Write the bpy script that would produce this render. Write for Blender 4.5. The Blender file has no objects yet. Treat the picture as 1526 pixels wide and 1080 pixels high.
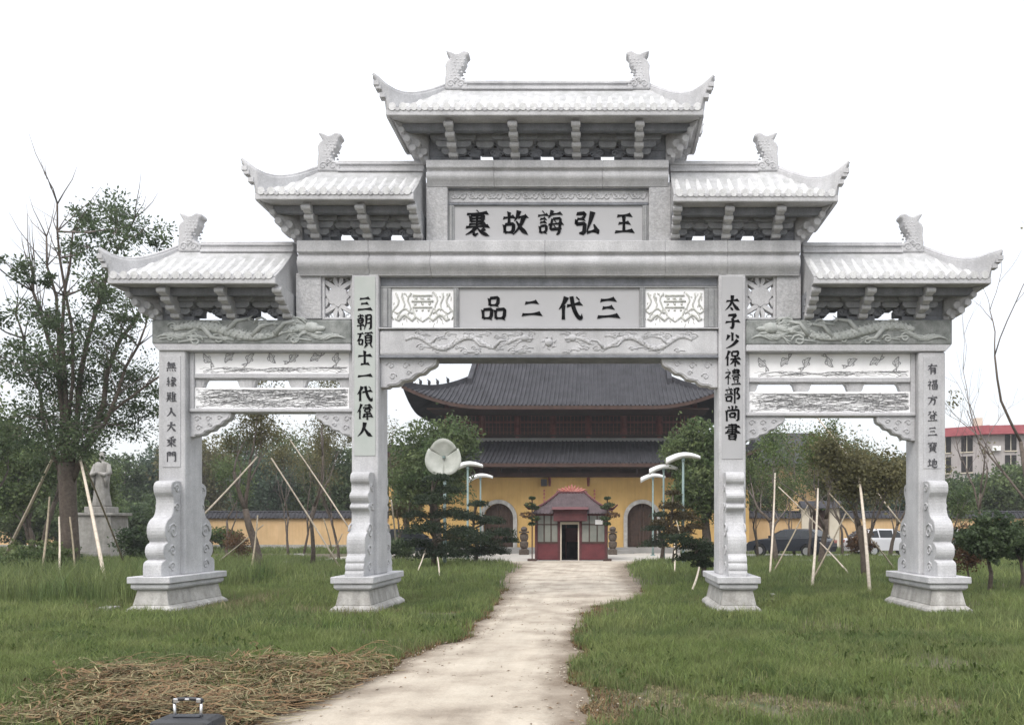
import bpy, math, random
import numpy as np
from mathutils import Vector, Matrix
random.seed(7); rng = np.random.default_rng(7)
S = bpy.context.scene
COL = S.collection
R = math.radians
# ------------------------------------------------------------------ camera
F, CX, CY, EYE = 1150.0, 900.0, 785.0, 1.6
cd = bpy.data.cameras.new('camera'); cam = bpy.data.objects.new('camera', cd); COL.objects.link(cam)
cam.location = (0, 0, EYE); cam.rotation_euler = (R(90), 0, 0)
cd.sensor_fit = 'HORIZONTAL'; cd.sensor_width = 36; cd.lens = 36*F/1526
cd.shift_x = -(CX-763)/1526; cd.shift_y = (CY-540)/1526
cd.clip_end = 2000; cd.clip_start = .05
S.camera = cam
# ------------------------------------------------------------------ world: overcast
W = bpy.data.worlds.new('World'); S.world = W; W.use_nodes = True
nt = W.node_tree; nt.nodes.clear()
SUN_EL, SUN_AZ = R(48), R(205)      # azimuth measured clockwise from +Y (sun behind the camera, a little left)
sky = nt.nodes.new('ShaderNodeTexSky'); sky.sky_type = 'NISHITA'; sky.sun_disc = False
sky.sun_elevation = SUN_EL; sky.sun_rotation = SUN_AZ; sky.dust_density = 4
b1 = nt.nodes.new('ShaderNodeBackground'); b1.inputs[1].default_value = .05
tc = nt.nodes.new('ShaderNodeTexCoord'); sp = nt.nodes.new('ShaderNodeSeparateXYZ')
cr = nt.nodes.new('ShaderNodeValToRGB')
cr.color_ramp.elements[0].position = 0; cr.color_ramp.elements[0].color = (.76, .79, .81, 1)
cr.color_ramp.elements[1].position = 1; cr.color_ramp.elements[1].color = (2.35, 2.36, 2.42, 1)
e = cr.color_ramp.elements.new(.14); e.color = (.855, .865, .875, 1)
e = cr.color_ramp.elements.new(.50); e.color = (1.12, 1.13, 1.15, 1)
e = cr.color_ramp.elements.new(.60); e.color = (1.5, 1.51, 1.54, 1)
nz = nt.nodes.new('ShaderNodeTexNoise'); nz.inputs['Scale'].default_value = 2.2; nz.inputs['Detail'].default_value = 4
ma = nt.nodes.new('ShaderNodeMath'); ma.operation = 'MULTIPLY_ADD'; ma.inputs[1].default_value = .12; ma.inputs[2].default_value = .93
b2 = nt.nodes.new('ShaderNodeBackground'); b2.inputs[1].default_value = 1
ad = nt.nodes.new('ShaderNodeAddShader'); wo = nt.nodes.new('ShaderNodeOutputWorld')
L = nt.links.new
L(sky.outputs[0], b1.inputs[0]); L(tc.outputs['Generated'], sp.inputs[0]); L(sp.outputs[2], cr.inputs[0])
L(tc.outputs['Generated'], nz.inputs['Vector']); L(nz.outputs[0], ma.inputs[0]); L(ma.outputs[0], b2.inputs[1])
L(cr.outputs[0], b2.inputs[0]); L(b1.outputs[0], ad.inputs[0]); L(b2.outputs[0], ad.inputs[1]); L(ad.outputs[0], wo.inputs[0])
# ------------------------------------------------------------------ sun
sd = bpy.data.lights.new('sun', 'SUN'); sd.energy = 1.3; sd.angle = R(25); sd.color = (1, .97, .93)
sun = bpy.data.objects.new('sun', sd); COL.objects.link(sun)
sv = Vector((math.sin(SUN_AZ)*math.cos(SUN_EL), math.cos(SUN_AZ)*math.cos(SUN_EL), math.sin(SUN_EL)))
sun.rotation_euler = sv.to_track_quat('Z', 'Y').to_euler()
S.view_settings.view_transform = 'Standard'; S.view_settings.look = 'None'
S.view_settings.exposure = 0.12; S.view_settings.gamma = 1; S.view_settings.use_curve_mapping = False
S.cycles.max_bounces = 6; S.cycles.transparent_max_bounces = 8

# ------------------------------------------------------------------ helpers
def px(x, d): return (x-CX)/F*d
def pz(y, d): return EYE+(CY-y)/F*d
def gy(y): return EYE*F/(y-CY)           # ground depth of an image row

def mat(name, c1, c2=None, rough=.85, scale=4, bump=.15, bscale=30, spec=.3, metal=0, streak=0, island=0, c3=None):
    m = bpy.data.materials.new(name); m.use_nodes = True
    n = m.node_tree; b = n.nodes['Principled BSDF']
    b.inputs['Roughness'].default_value = rough; b.inputs['Specular IOR Level'].default_value = spec
    b.inputs['Metallic'].default_value = metal
    c2 = c2 or c1
    t = n.nodes.new('ShaderNodeTexCoord'); nn = n.nodes.new('ShaderNodeTexNoise')
    nn.inputs['Scale'].default_value = scale; nn.inputs['Detail'].default_value = 6; nn.inputs['Roughness'].default_value = .6
    g = n.nodes.new('ShaderNodeNewGeometry')
    n.links.new(g.outputs['Position'], nn.inputs['Vector'])
    r = n.nodes.new('ShaderNodeValToRGB'); r.color_ramp.elements[0].position = .32; r.color_ramp.elements[1].position = .68
    r.color_ramp.elements[0].color = (*c1, 1); r.color_ramp.elements[1].color = (*c2, 1)
    if c3:
        e = r.color_ramp.elements.new(.5); e.color = (*c3, 1)
    n.links.new(nn.outputs[0], r.inputs[0]); out = r.outputs[0]
    if streak:      # rain streaks running down the stone
        mp = n.nodes.new('ShaderNodeMapping'); mp.inputs['Scale'].default_value = (7, 7, .5)
        n.links.new(g.outputs['Position'], mp.inputs[0])
        n2 = n.nodes.new('ShaderNodeTexNoise'); n2.inputs['Scale'].default_value = 1; n2.inputs['Detail'].default_value = 5
        n.links.new(mp.outputs[0], n2.inputs['Vector'])
        mr = n.nodes.new('ShaderNodeMapRange'); mr.inputs[1].default_value = .35; mr.inputs[2].default_value = .75
        mr.inputs[3].default_value = 1; mr.inputs[4].default_value = 1-streak
        n.links.new(n2.outputs[0], mr.inputs[0])
        mx = n.nodes.new('ShaderNodeMix'); mx.data_type = 'RGBA'; mx.blend_type = 'MULTIPLY'; mx.inputs[0].default_value = 1
        n.links.new(out, mx.inputs[6]); n.links.new(mr.outputs[0], mx.inputs[7]); out = mx.outputs[2]
    if 'granite' in name or 'stone' in name:
        n3 = n.nodes.new('ShaderNodeTexNoise'); n3.inputs['Scale'].default_value = 34; n3.inputs['Detail'].default_value = 4; n3.inputs['Roughness'].default_value = .8
        n.links.new(g.outputs['Position'], n3.inputs['Vector']); m4 = n.nodes.new('ShaderNodeMapRange'); m4.inputs[1].default_value = .36; m4.inputs[2].default_value = .64; m4.inputs[3].default_value = .86; m4.inputs[4].default_value = 1.10
        n4 = n.nodes.new('ShaderNodeTexNoise'); n4.inputs['Scale'].default_value = .55; n4.inputs['Detail'].default_value = 3; n.links.new(g.outputs['Position'], n4.inputs['Vector'])
        m5 = n.nodes.new('ShaderNodeMapRange'); m5.inputs[1].default_value = .35; m5.inputs[2].default_value = .65; m5.inputs[3].default_value = .90; m5.inputs[4].default_value = 1.06
        n.links.new(n3.outputs[0], m4.inputs[0]); n.links.new(n4.outputs[0], m5.inputs[0]); m6 = n.nodes.new('ShaderNodeMath'); m6.operation = 'MULTIPLY'; n.links.new(m4.outputs[0], m6.inputs[0]); n.links.new(m5.outputs[0], m6.inputs[1])
        mx = n.nodes.new('ShaderNodeMix'); mx.data_type = 'RGBA'; mx.blend_type = 'MULTIPLY'; mx.inputs[0].default_value = 1
        n.links.new(out, mx.inputs[6]); n.links.new(m6.outputs[0], mx.inputs[7]); out = mx.outputs[2]
    if island:
        mr = n.nodes.new('ShaderNodeMapRange'); mr.inputs[3].default_value = 1-island; mr.inputs[4].default_value = 1+island
        n.links.new(g.outputs['Random Per Island'], mr.inputs[0])
        mx = n.nodes.new('ShaderNodeMix'); mx.data_type = 'RGBA'; mx.blend_type = 'MULTIPLY'; mx.inputs[0].default_value = 1
        n.links.new(out, mx.inputs[6]); n.links.new(mr.outputs[0], mx.inputs[7]); out = mx.outputs[2]
    n.links.new(out, b.inputs['Base Color'])
    if bump:
        bn = n.nodes.new('ShaderNodeTexNoise'); bn.inputs['Scale'].default_value = bscale; bn.inputs['Detail'].default_value = 5
        n.links.new(g.outputs['Position'], bn.inputs['Vector'])
        bp = n.nodes.new('ShaderNodeBump'); bp.inputs['Strength'].default_value = bump; bp.inputs['Distance'].default_value = .02
        n.links.new(bn.outputs[0], bp.inputs['Height']); n.links.new(bp.outputs[0], b.inputs['Normal'])
    return m

def leafmat(name, c1, c2, scale=.9):
    m = mat(name, c1, c2, rough=.6, scale=scale, bump=0, island=.4, spec=.25)
    n = m.node_tree; b = n.nodes['Principled BSDF']; o = [x for x in n.nodes if x.type == 'OUTPUT_MATERIAL'][0]
    tr = n.nodes.new('ShaderNodeBsdfTranslucent'); ms = n.nodes.new('ShaderNodeMixShader'); ms.inputs[0].default_value = .38
    src = b.inputs['Base Color'].links[0].from_socket
    n.links.new(src, tr.inputs[0]); n.links.new(b.outputs[0], ms.inputs[1]); n.links.new(tr.outputs[0], ms.inputs[2])
    n.links.new(ms.outputs[0], o.inputs[0])
    return m

M = dict(
 stone=mat('grey_granite', (.45,.45,.462), (.56,.56,.572), streak=.14, scale=2.2, bump=.35, bscale=45),
 stone_smooth=mat('honed_granite', (.46,.46,.475), (.54,.54,.555), streak=.12, scale=1.5, bump=.1, bscale=80),
 stone_rough=mat('rough_granite', (.38,.38,.39), (.52,.52,.53), streak=.1, scale=14, bump=1.0, bscale=26),
 stone_dark=mat('shaded_granite', (.17,.18,.20), (.26,.27,.295), streak=.2, scale=3, bump=.3),  # bluish dark copy of the granite, with the eaves' shade mixed into its colour
 stone_warm=mat('weathered_granite', (.36,.345,.32), (.52,.51,.49), streak=.35, scale=5, bump=.5, bscale=30),
 stone_green=mat('green_granite', (.15,.163,.155), (.30,.312,.303), streak=.1, scale=6, bump=.5, bscale=40),
 relief_green=mat('carved_green_granite', (.33,.35,.335), (.46,.475,.46), scale=8, bump=.4),
 stone_shade=mat('eave_shade_granite', (.27,.28,.30), (.37,.38,.405), streak=.2, scale=5, bump=.3),  # half-dark copy of the grey granite; eave shade is put into its tone
 statue=mat('statue_stone', (.24,.23,.21), (.38,.37,.35), streak=.3, scale=3, bump=.4),
 tile=mat('pale_roof_stone', (.58,.585,.58), (.72,.72,.73), streak=.15, scale=5, bump=.25),
 pan=mat('roof_pan_stone', (.40,.405,.40), (.52,.52,.53), streak=.2, scale=6, bump=.3),
 white=mat('white_marble', (.80,.80,.81), (.90,.90,.91), scale=3, bump=.1),
 line=mat('groove_shade', (.22,.22,.225), (.40,.40,.41), scale=20, bump=0),  # grey stands in for the shade of grooves cut in the white panels
 line_soft=mat('soft_groove', (.42,.43,.40), (.58,.58,.56), scale=20, bump=0),
 sign=mat('sign_grey', (.385,.385,.395), (.41,.41,.42), scale=2, bump=.03, rough=.7),
 sign_green=mat('sign_green_grey', (.40,.435,.41), (.46,.48,.465), scale=2, bump=.03, rough=.7),
 frame=mat('frame_granite', (.26,.265,.27), (.36,.365,.37), scale=4, bump=.2),
 ink=mat('black_paint', (.006,.006,.007), (.012,.012,.013), rough=1, bump=0, spec=0),
 ink_old=mat('worn_black_paint', (.05,.05,.055), (.12,.12,.13), rough=1, spec=0, scale=25, bump=0),
 dirt=mat('pale_dirt', (.25,.21,.165), (.475,.425,.35), c3=(.395,.345,.28), scale=1.1, bump=1.0, bscale=22),
 concrete=mat('plaza_concrete', (.42,.40,.36), (.52,.49,.45), scale=.6, bump=.2),
 asphalt=mat('road_concrete', (.22,.22,.21), (.32,.31,.30), scale=.8, bump=.2),
 soil=mat('soil_ground', (.09,.075,.05), (.06,.08,.035), c3=(.12,.10,.07), scale=.8, bump=.8, bscale=10),
 bark=mat('bark', (.07,.055,.045), (.13,.105,.085), scale=12, bump=.8, bscale=25),
 twig=mat('grey_twig', (.12,.10,.09), (.19,.16,.145), scale=6, bump=.2),
 pole=mat('peeled_timber', (.42,.36,.28), (.60,.53,.44), scale=8, bump=.3),
 poledark=mat('old_bamboo', (.20,.17,.12), (.33,.28,.2), scale=8, bump=.3),
 yellow=mat('ochre_plaster', (.52,.335,.12), (.64,.425,.17), scale=.8, bump=.15, streak=.12),
 yellow2=mat('pale_ochre_plaster', (.58,.39,.20), (.68,.48,.27), scale=.8, bump=.15, streak=.15),
 cream=mat('cream_plaster', (.55,.50,.40), (.66,.6,.5), scale=1, bump=.1),
 rooft=mat('dark_roof_tile', (.026,.026,.031), (.052,.052,.060), scale=1.4, bump=.3, bscale=14),
 wood=mat('dark_red_timber', (.15,.05,.045), (.26,.095,.08), scale=3, bump=.2),
 booth_wood=mat('booth_timber', (.08,.03,.034), (.13,.05,.052), scale=3, bump=.2),
 wood2=mat('brown_timber', (.055,.035,.03), (.085,.05,.04), scale=3, bump=.2),
 door=mat('old_door_timber', (.05,.033,.027), (.085,.055,.042), scale=6, bump=.4),
 red=mat('red_panel', (.105,.026,.032), (.145,.038,.042), scale=2, bump=.05, rough=.5),
 redlac=mat('bright_red', (.33,.07,.06), (.5,.25,.2), scale=12, bump=0, rough=.5),
 booth_roof=mat('booth_roof', (.06,.045,.048), (.10,.075,.08), scale=3, bump=.1),
 glass=mat('window_glass', (.16,.18,.16), (.25,.25,.22), scale=1.2, rough=.15, bump=0, spec=.6),
 dark=mat('dark_interior', (.012,.012,.013), (.03,.026,.026), bump=0),
 wallgrey=mat('apartment_render', (.36,.33,.32), (.44,.41,.40), scale=.6, bump=.1, streak=.15),
 redroof=mat('red_roof_band', (.30,.07,.085), (.38,.11,.12), scale=2, bump=.1),
 lampwhite=mat('lamp_white', (.80,.81,.80), (.85,.86,.85), rough=.4, bump=0),
 lampdisc=mat('lamp_disc', (.34,.36,.32), (.52,.53,.49), rough=.5, scale=2.5, bump=.1),
 polegreen=mat('green_grey_pole', (.16,.23,.22), (.24,.31,.30), rough=.5, bump=0),
 carblack=mat('black_car_paint', (.02,.024,.032), rough=.25, bump=0, spec=.5),
 carwhite=mat('white_car_paint', (.7,.7,.72), rough=.25, bump=0, spec=.5),
 carglass=mat('car_glass', (.03,.035,.04), rough=.3, bump=0, spec=.25),
 rubber=mat('rubber', (.02,.02,.02), bump=0),
 chrome=mat('brushed_aluminium', (.62,.62,.63), rough=.3, metal=.9, bump=0),
 blackplastic=mat('black_plastic', (.015,.016,.02), rough=.4, bump=0, spec=.5),
 lightglass=mat('lamp_lens', (.6,.6,.6), rough=.2, bump=0),
 grass=leafmat('grass_blade', (.10,.15,.055), (.20,.23,.09), scale=.8),
 grass_fresh=leafmat('fresh_grass_blade', (.13,.19,.05), (.25,.28,.11), scale=1.1),
 grass2=leafmat('dry_grass_blade', (.17,.16,.085), (.28,.25,.14), scale=1.2),
 straw=mat('straw', (.12,.105,.052), (.27,.23,.13), scale=6, bump=0, island=.45),
 litter=mat('dead_leaf', (.10,.06,.03), (.19,.12,.06), scale=6, bump=0, island=.4),
 leaf_dark=leafmat('dark_leaf', (.042,.070,.034), (.10,.135,.062)),
 leaf_pine=leafmat('pine_needles', (.022,.036,.022), (.05,.07,.036)),
 leaf_mid=leafmat('mid_leaf', (.062,.105,.040), (.15,.185,.075)),
 leaf_fresh=leafmat('fresh_leaf', (.060,.100,.028), (.12,.155,.05)),
 leaf_olive=leafmat('olive_leaf', (.095,.095,.045), (.18,.165,.08)),
 leaf_brown2=leafmat('rusty_needles', (.05,.045,.024), (.095,.07,.034)),
 leaf_brown=leafmat('brown_leaf', (.10,.06,.035), (.15,.085,.045)),
 leaf_blue=leafmat('grey_green_leaf', (.055,.085,.060), (.10,.14,.09)),
)
_wl = {}
def wloc(o):
    v = Vector((0,0,0))
    while o: v += o.location; o = o.parent
    return v
def link(o, parent=None):
    COL.objects.link(o)
    if parent: o.parent = parent
    return o
def tag(o, label=None, cat=None, group=None, kind=None):
    if label: o['label'] = label
    if cat: o['category'] = cat
    if group: o['group'] = group
    if kind: o['kind'] = kind
    return o
def thing(name, label, cat, loc, rz=0, group=None):
    o = bpy.data.objects.new(name, None); COL.objects.link(o); o.location = loc; o.rotation_euler = (0,0,rz)
    o.empty_display_size = .2
    return tag(o, label, cat, group)
def copy_tree(o, parent=None):
    c = o.copy(); COL.objects.link(c); c.parent = parent
    for ch in list(o.children): copy_tree(ch, c)
    return c
def np_mesh(name, v, f, m, parent=None, smooth=False):
    """v (n,3), f (k,3|4) arrays -> one object; vertices are in the parent's frame"""
    me = bpy.data.meshes.new(name)
    v = np.asarray(v, np.float32); f = np.asarray(f, np.int32); k = f.shape[1]
    me.vertices.add(len(v)); me.vertices.foreach_set('co', v.ravel())
    me.loops.add(f.size); me.loops.foreach_set('vertex_index', f.ravel())
    me.polygons.add(len(f)); me.polygons.foreach_set('loop_start', np.arange(0, f.size, k, dtype=np.int32))
    try: me.polygons.foreach_set('loop_total', np.full(len(f), k, np.int32))
    except Exception: pass
    if smooth: me.polygons.foreach_set('use_smooth', np.ones(len(f), bool))
    me.update(calc_edges=True); me.materials.append(m)
    return link(bpy.data.objects.new(name, me), parent)

class MB:
    def __init__(s): s.v = []; s.f = []
    def add(s, vs, fs):
        o = len(s.v); s.v += [tuple(p) for p in vs]; s.f += [tuple(i+o for i in f) for f in fs]; return s
    def box(s, x0, x1, y0, y1, z0, z1, rot=0, piv=None):
        vs = [(x,y,z) for z in (z0,z1) for y in (y0,y1) for x in (x0,x1)]
        if rot:
            p = piv or ((x0+x1)/2, (y0+y1)/2); c, n = math.cos(rot), math.sin(rot)
            vs = [(p[0]+(x-p[0])*c-(y-p[1])*n, p[1]+(x-p[0])*n+(y-p[1])*c, z) for x,y,z in vs]
        return s.add(vs, [(0,2,3,1),(4,5,7,6),(0,1,5,4),(2,6,7,3),(0,4,6,2),(1,3,7,5)])
    def frustum(s, r0, z0, r1, z1):      # r=(x0,x1,y0,y1)
        vs = [(r0[0],r0[2],z0),(r0[1],r0[2],z0),(r0[1],r0[3],z0),(r0[0],r0[3],z0),
              (r1[0],r1[2],z1),(r1[1],r1[2],z1),(r1[1],r1[3],z1),(r1[0],r1[3],z1)]
        return s.add(vs, [(3,2,1,0),(4,5,6,7),(0,1,5,4),(1,2,6,5),(2,3,7,6),(3,0,4,7)])
    def prism(s, poly, axis, a, b):
        n = len(poly)
        area = sum(poly[i][0]*poly[(i+1)%n][1]-poly[(i+1)%n][0]*poly[i][1] for i in range(n))
        if (area < 0): poly = poly[::-1]
        mk = {'y': lambda p,t: (p[0],t,p[1]), 'x': lambda p,t: (t,p[0],p[1]), 'z': lambda p,t: (p[0],p[1],t)}[axis]
        vs = [mk(p,a) for p in poly]+[mk(p,b) for p in poly]
        fs = [tuple(range(n)), tuple(range(2*n-1,n-1,-1))]+[((i+1)%n, i, i+n, (i+1)%n+n) for i in range(n)]
        if axis != 'y': fs = [f[::-1] for f in fs]
        if a > b: fs = [f[::-1] for f in fs]
        return s.add(vs, fs)
    def tube(s, pts, rad, n=6, flat=None, cap=True):
        pts = [Vector(p) for p in pts]; k = len(pts)
        if not hasattr(rad, '__len__'): rad = [rad]*k
        vs = []; t0 = (pts[1]-pts[0]).normalized()
        u = t0.orthogonal().normalized()
        for i,p in enumerate(pts):
            t = (pts[min(i+1,k-1)]-pts[max(i-1,0)])
            t = t.normalized() if t.length > 1e-9 else t0
            u = (u-t*u.dot(t)); u = u.normalized() if u.length > 1e-6 else t.orthogonal().normalized()
            w = t.cross(u)
            for j in range(n):
                a = 2*math.pi*j/n
                q = (u*math.cos(a)+w*math.sin(a))*rad[i]
                if flat: q = Vector((q[0]*flat[0], q[1]*flat[1], q[2]*flat[2]))
                vs.append(p+q)
        fs = [(i*n+j, i*n+(j+1)%n, (i+1)*n+(j+1)%n, (i+1)*n+j) for i in range(k-1) for j in range(n)]
        if cap: fs += [tuple(range(n-1,-1,-1)), tuple(range((k-1)*n, k*n))]
        return s.add(vs, fs)
    def lathe(s, prof, c, n=16, sx=1, sy=1):     # prof [(r,z)]
        vs = [(c[0]+r*math.cos(2*math.pi*j/n)*sx, c[1]+r*math.sin(2*math.pi*j/n)*sy, c[2]+z) for r,z in prof for j in range(n)]
        fs = [(i*n+j, i*n+(j+1)%n, (i+1)*n+(j+1)%n, (i+1)*n+j) for i in range(len(prof)-1) for j in range(n)]
        fs += [tuple(range(n-1,-1,-1)), tuple(range((len(prof)-1)*n, len(prof)*n))]
        return s.add(vs, fs)
    def ball(s, c, r, n=10):
        if not hasattr(r, '__len__'): r = (r,r,r)
        m = max(4, n//2+1)
        vs = [(c[0]+r[0]*math.sin(math.pi*i/m)*math.cos(2*math.pi*j/n), c[1]+r[1]*math.sin(math.pi*i/m)*math.sin(2*math.pi*j/n), c[2]-r[2]*math.cos(math.pi*i/m))
              for i in range(1,m) for j in range(n)]+[(c[0],c[1],c[2]-r[2]),(c[0],c[1],c[2]+r[2])]
        k = (m-1)*n
        fs = [(i*n+j, i*n+(j+1)%n, (i+1)*n+(j+1)%n, (i+1)*n+j) for i in range(m-2) for j in range(n)]
        fs += [(k, (j+1)%n, j) for j in range(n)]+[(k+1, (m-2)*n+j, (m-2)*n+(j+1)%n) for j in range(n)]
        return s.add(vs, fs)
    def blade(s, tops, bots, th):      # vertical blade along a plan curve; tops/bots (x,y,z)
        k = len(tops); vs = []
        for i in range(k):
            a, b = Vector(tops[max(i-1,0)]), Vector(tops[min(i+1,k-1)]); d = b-a; d.z = 0
            n = Vector((-d.y, d.x, 0)).normalized()*th/2 if d.length > 1e-6 else Vector((th/2,0,0))
            t, bo = Vector(tops[i]), Vector(bots[i]); vs += [bo-n, bo+n, t+n, t-n]
        fs = []
        for i in range(k-1):
            for j in range(4): fs.append((i*4+j, (i+1)*4+j, (i+1)*4+(j+1)%4, i*4+(j+1)%4))
        fs += [(0,1,2,3), (4*k-1,4*k-2,4*k-3,4*k-4)]
        return s.add(vs, fs)
    def mesh(s, name, m, off=(0,0,0), smooth=False):
        me = bpy.data.meshes.new(name)
        me.from_pydata([(x-off[0],y-off[1],z-off[2]) for x,y,z in s.v], [], s.f)
        if smooth: me.polygons.foreach_set('use_smooth', [True]*len(me.polygons))
        me.materials.append(m); me.update(); return me
    def build(s, name, m, parent=None, smooth=False, bev=0, label=None, kind=None, at=None, fixn=True):
        """vertices given in world coordinates (for parentless or unrotated parents)"""
        off = wloc(parent) if parent else Vector((0,0,0))
        pos = Vector(at) if at is not None else off
        me = s.mesh(name, m, pos, smooth)
        if fixn:
            import bmesh
            bm = bmesh.new(); bm.from_mesh(me); bmesh.ops.recalc_face_normals(bm, faces=bm.faces); bm.to_mesh(me); bm.free()
        o = link(bpy.data.objects.new(name, me), parent); o.location = pos-off
        if smooth == 'auto':
            md = o.modifiers.new('ws', 'WEIGHTED_NORMAL')
        if bev:
            md = o.modifiers.new('bevel', 'BEVEL'); md.width = bev; md.segments = 1 if bev < .015 else 2; md.limit_method = 'ANGLE'; md.angle_limit = R(40)
        if label: o['label'] = label
        if kind: o['kind'] = kind
        return o
def share(src, parent, loc, name=None):
    o = bpy.data.objects.new(name or src.name.split('.')[0], src.data); link(o, parent); o.location = loc; return o

# ------------------------------------------------------------------ ground, path
LE = [(-5,-2.6),(6,-3.0),(7.05,-2.62),(8.44,-2.46),(9.7,-2.28),(11.3,-1.99),(15,-2.17),(20.2,-2.55),(24.9,-3.2),(30.7,-3.3),(34,-4.3),(36,-7)]
RE = [(-5,.1),(6.2,-.12),(8.44,-.35),(10.3,-.40),(12.6,-.39),(15.6,-.24),(16.6,.75),(19,1.0),(25.9,.88),(31,.9),(34,1.6),(36,3)]
ny = np.random.default_rng(3)
def wob(y, k): return .07*np.sin(y*2.3+k)+.05*np.sin(y*5.1+k*2)+.03*np.sin(y*11+k*3)
def le(y): return np.interp(y, [a for a,b in LE], [b for a,b in LE])+wob(y,1)
def re_(y): return np.interp(y, [a for a,b in RE], [b for a,b in RE])+wob(y,4)
def bare(x, y):      # 1 where nothing grows
    b = (x > le(y)) & (x < re_(y)) & (y < 36.2)
    b |= (y > 35.6) & (y < 49) & (x > -14+0*y) & (x < 4.6)
    b |= (y > 39.4) & (y < 45.6) & (x > 0) & (x < 60)
    return b
g = MB(); g.box(-350, 350, -20, 500, -.6, 0)
tag(g.build('ground', M['soil']), kind='structure')
ys = np.arange(-5, 36.01, .12)
vs = []
for y in ys:
    a, b = float(le(y)), float(re_(y))
    for t in (0, .04, .25, .5, .75, .96, 1): vs.append((a+(b-a)*t, y, .004+.018*math.sin(math.pi*t)*(1+.4*math.sin(y*1.7+t*5))))
fs = [(i*7+j, i*7+j+1, (i+1)*7+j+1, (i+1)*7+j) for i in range(len(ys)-1) for j in range(6)]
o = np_mesh('dirt_path', vs, fs, M['dirt'], smooth=True); tag(o, kind='structure')
ea_ = o.data.attributes.new('edge_wear', 'FLOAT', 'POINT'); ea_.data.foreach_set('value', np.tile([1,.75,.12,0,.22,.8,1], len(ys)).astype(np.float32))
n_ = M['dirt'].node_tree; at_ = n_.nodes.new('ShaderNodeAttribute'); at_.attribute_name = 'edge_wear'; gp = n_.nodes.new('ShaderNodeNewGeometry')
nn_ = n_.nodes.new('ShaderNodeTexNoise'); nn_.inputs['Scale'].default_value = 2.6; nn_.inputs['Detail'].default_value = 8; nn_.inputs['Roughness'].default_value = .7; n_.links.new(gp.outputs['Position'], nn_.inputs['Vector'])
m1 = n_.nodes.new('ShaderNodeMath'); m1.operation = 'MULTIPLY_ADD'; m1.inputs[1].default_value = 1.3; m1.inputs[2].default_value = -.78; n_.links.new(at_.outputs['Fac'], m1.inputs[0])
m2 = n_.nodes.new('ShaderNodeMath'); m2.operation = 'ADD'; n_.links.new(m1.outputs[0], m2.inputs[0]); n_.links.new(nn_.outputs[0], m2.inputs[1])
m3 = n_.nodes.new('ShaderNodeMapRange'); m3.inputs[1].default_value = .25; m3.inputs[2].default_value = .75; n_.links.new(m2.outputs[0], m3.inputs[0])
n5 = n_.nodes.new('ShaderNodeTexNoise'); n5.inputs['Scale'].default_value = 38; n5.inputs['Detail'].default_value = 8; n5.inputs['Roughness'].default_value = .75; n_.links.new(gp.outputs['Position'], n5.inputs['Vector'])
mp5 = n_.nodes.new('ShaderNodeMapping'); mp5.inputs['Scale'].default_value = (4.5, .35, 1); n_.links.new(gp.outputs['Position'], mp5.inputs[0])
n6 = n_.nodes.new('ShaderNodeTexNoise'); n6.inputs['Scale'].default_value = 1; n6.inputs['Detail'].default_value = 6; n_.links.new(mp5.outputs[0], n6.inputs['Vector'])
a5 = n_.nodes.new('ShaderNodeMath'); a5.operation = 'ADD'; n_.links.new(n5.outputs[0], a5.inputs[0]); n_.links.new(n6.outputs[0], a5.inputs[1])
r5 = n_.nodes.new('ShaderNodeMapRange'); r5.inputs[1].default_value = .75; r5.inputs[2].default_value = 1.25; r5.inputs[3].default_value = .84; r5.inputs[4].default_value = 1.10; n_.links.new(a5.outputs[0], r5.inputs[0])
bs = n_.nodes['Principled BSDF']; s0 = bs.inputs['Base Color'].links[0].from_socket; x5 = n_.nodes.new('ShaderNodeMix'); x5.data_type = 'RGBA'; x5.blend_type = 'MULTIPLY'; x5.inputs[0].default_value = 1
n_.links.new(s0, x5.inputs[6]); n_.links.new(r5.outputs[0], x5.inputs[7]); n_.links.new(x5.outputs[2], bs.inputs['Base Color'])
src = bs.inputs['Base Color'].links[0].from_socket; mx_ = n_.nodes.new('ShaderNodeMix'); mx_.data_type = 'RGBA'
n_.links.new(m3.outputs[0], mx_.inputs[0]); n_.links.new(src, mx_.inputs[6]); mx_.inputs[7].default_value = (.17,.135,.10,1); n_.links.new(mx_.outputs[2], bs.inputs['Base Color'])
g = MB(); g.box(-14, 4.6, 35.7, 49.5, -.1, .012); tag(g.build('plaza', M['concrete']), kind='structure')
g = MB(); g.box(4.603, 70, 39.5, 45.5, -.1, .008)
tag(g.build('road', M['asphalt']), kind='structure')

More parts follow.
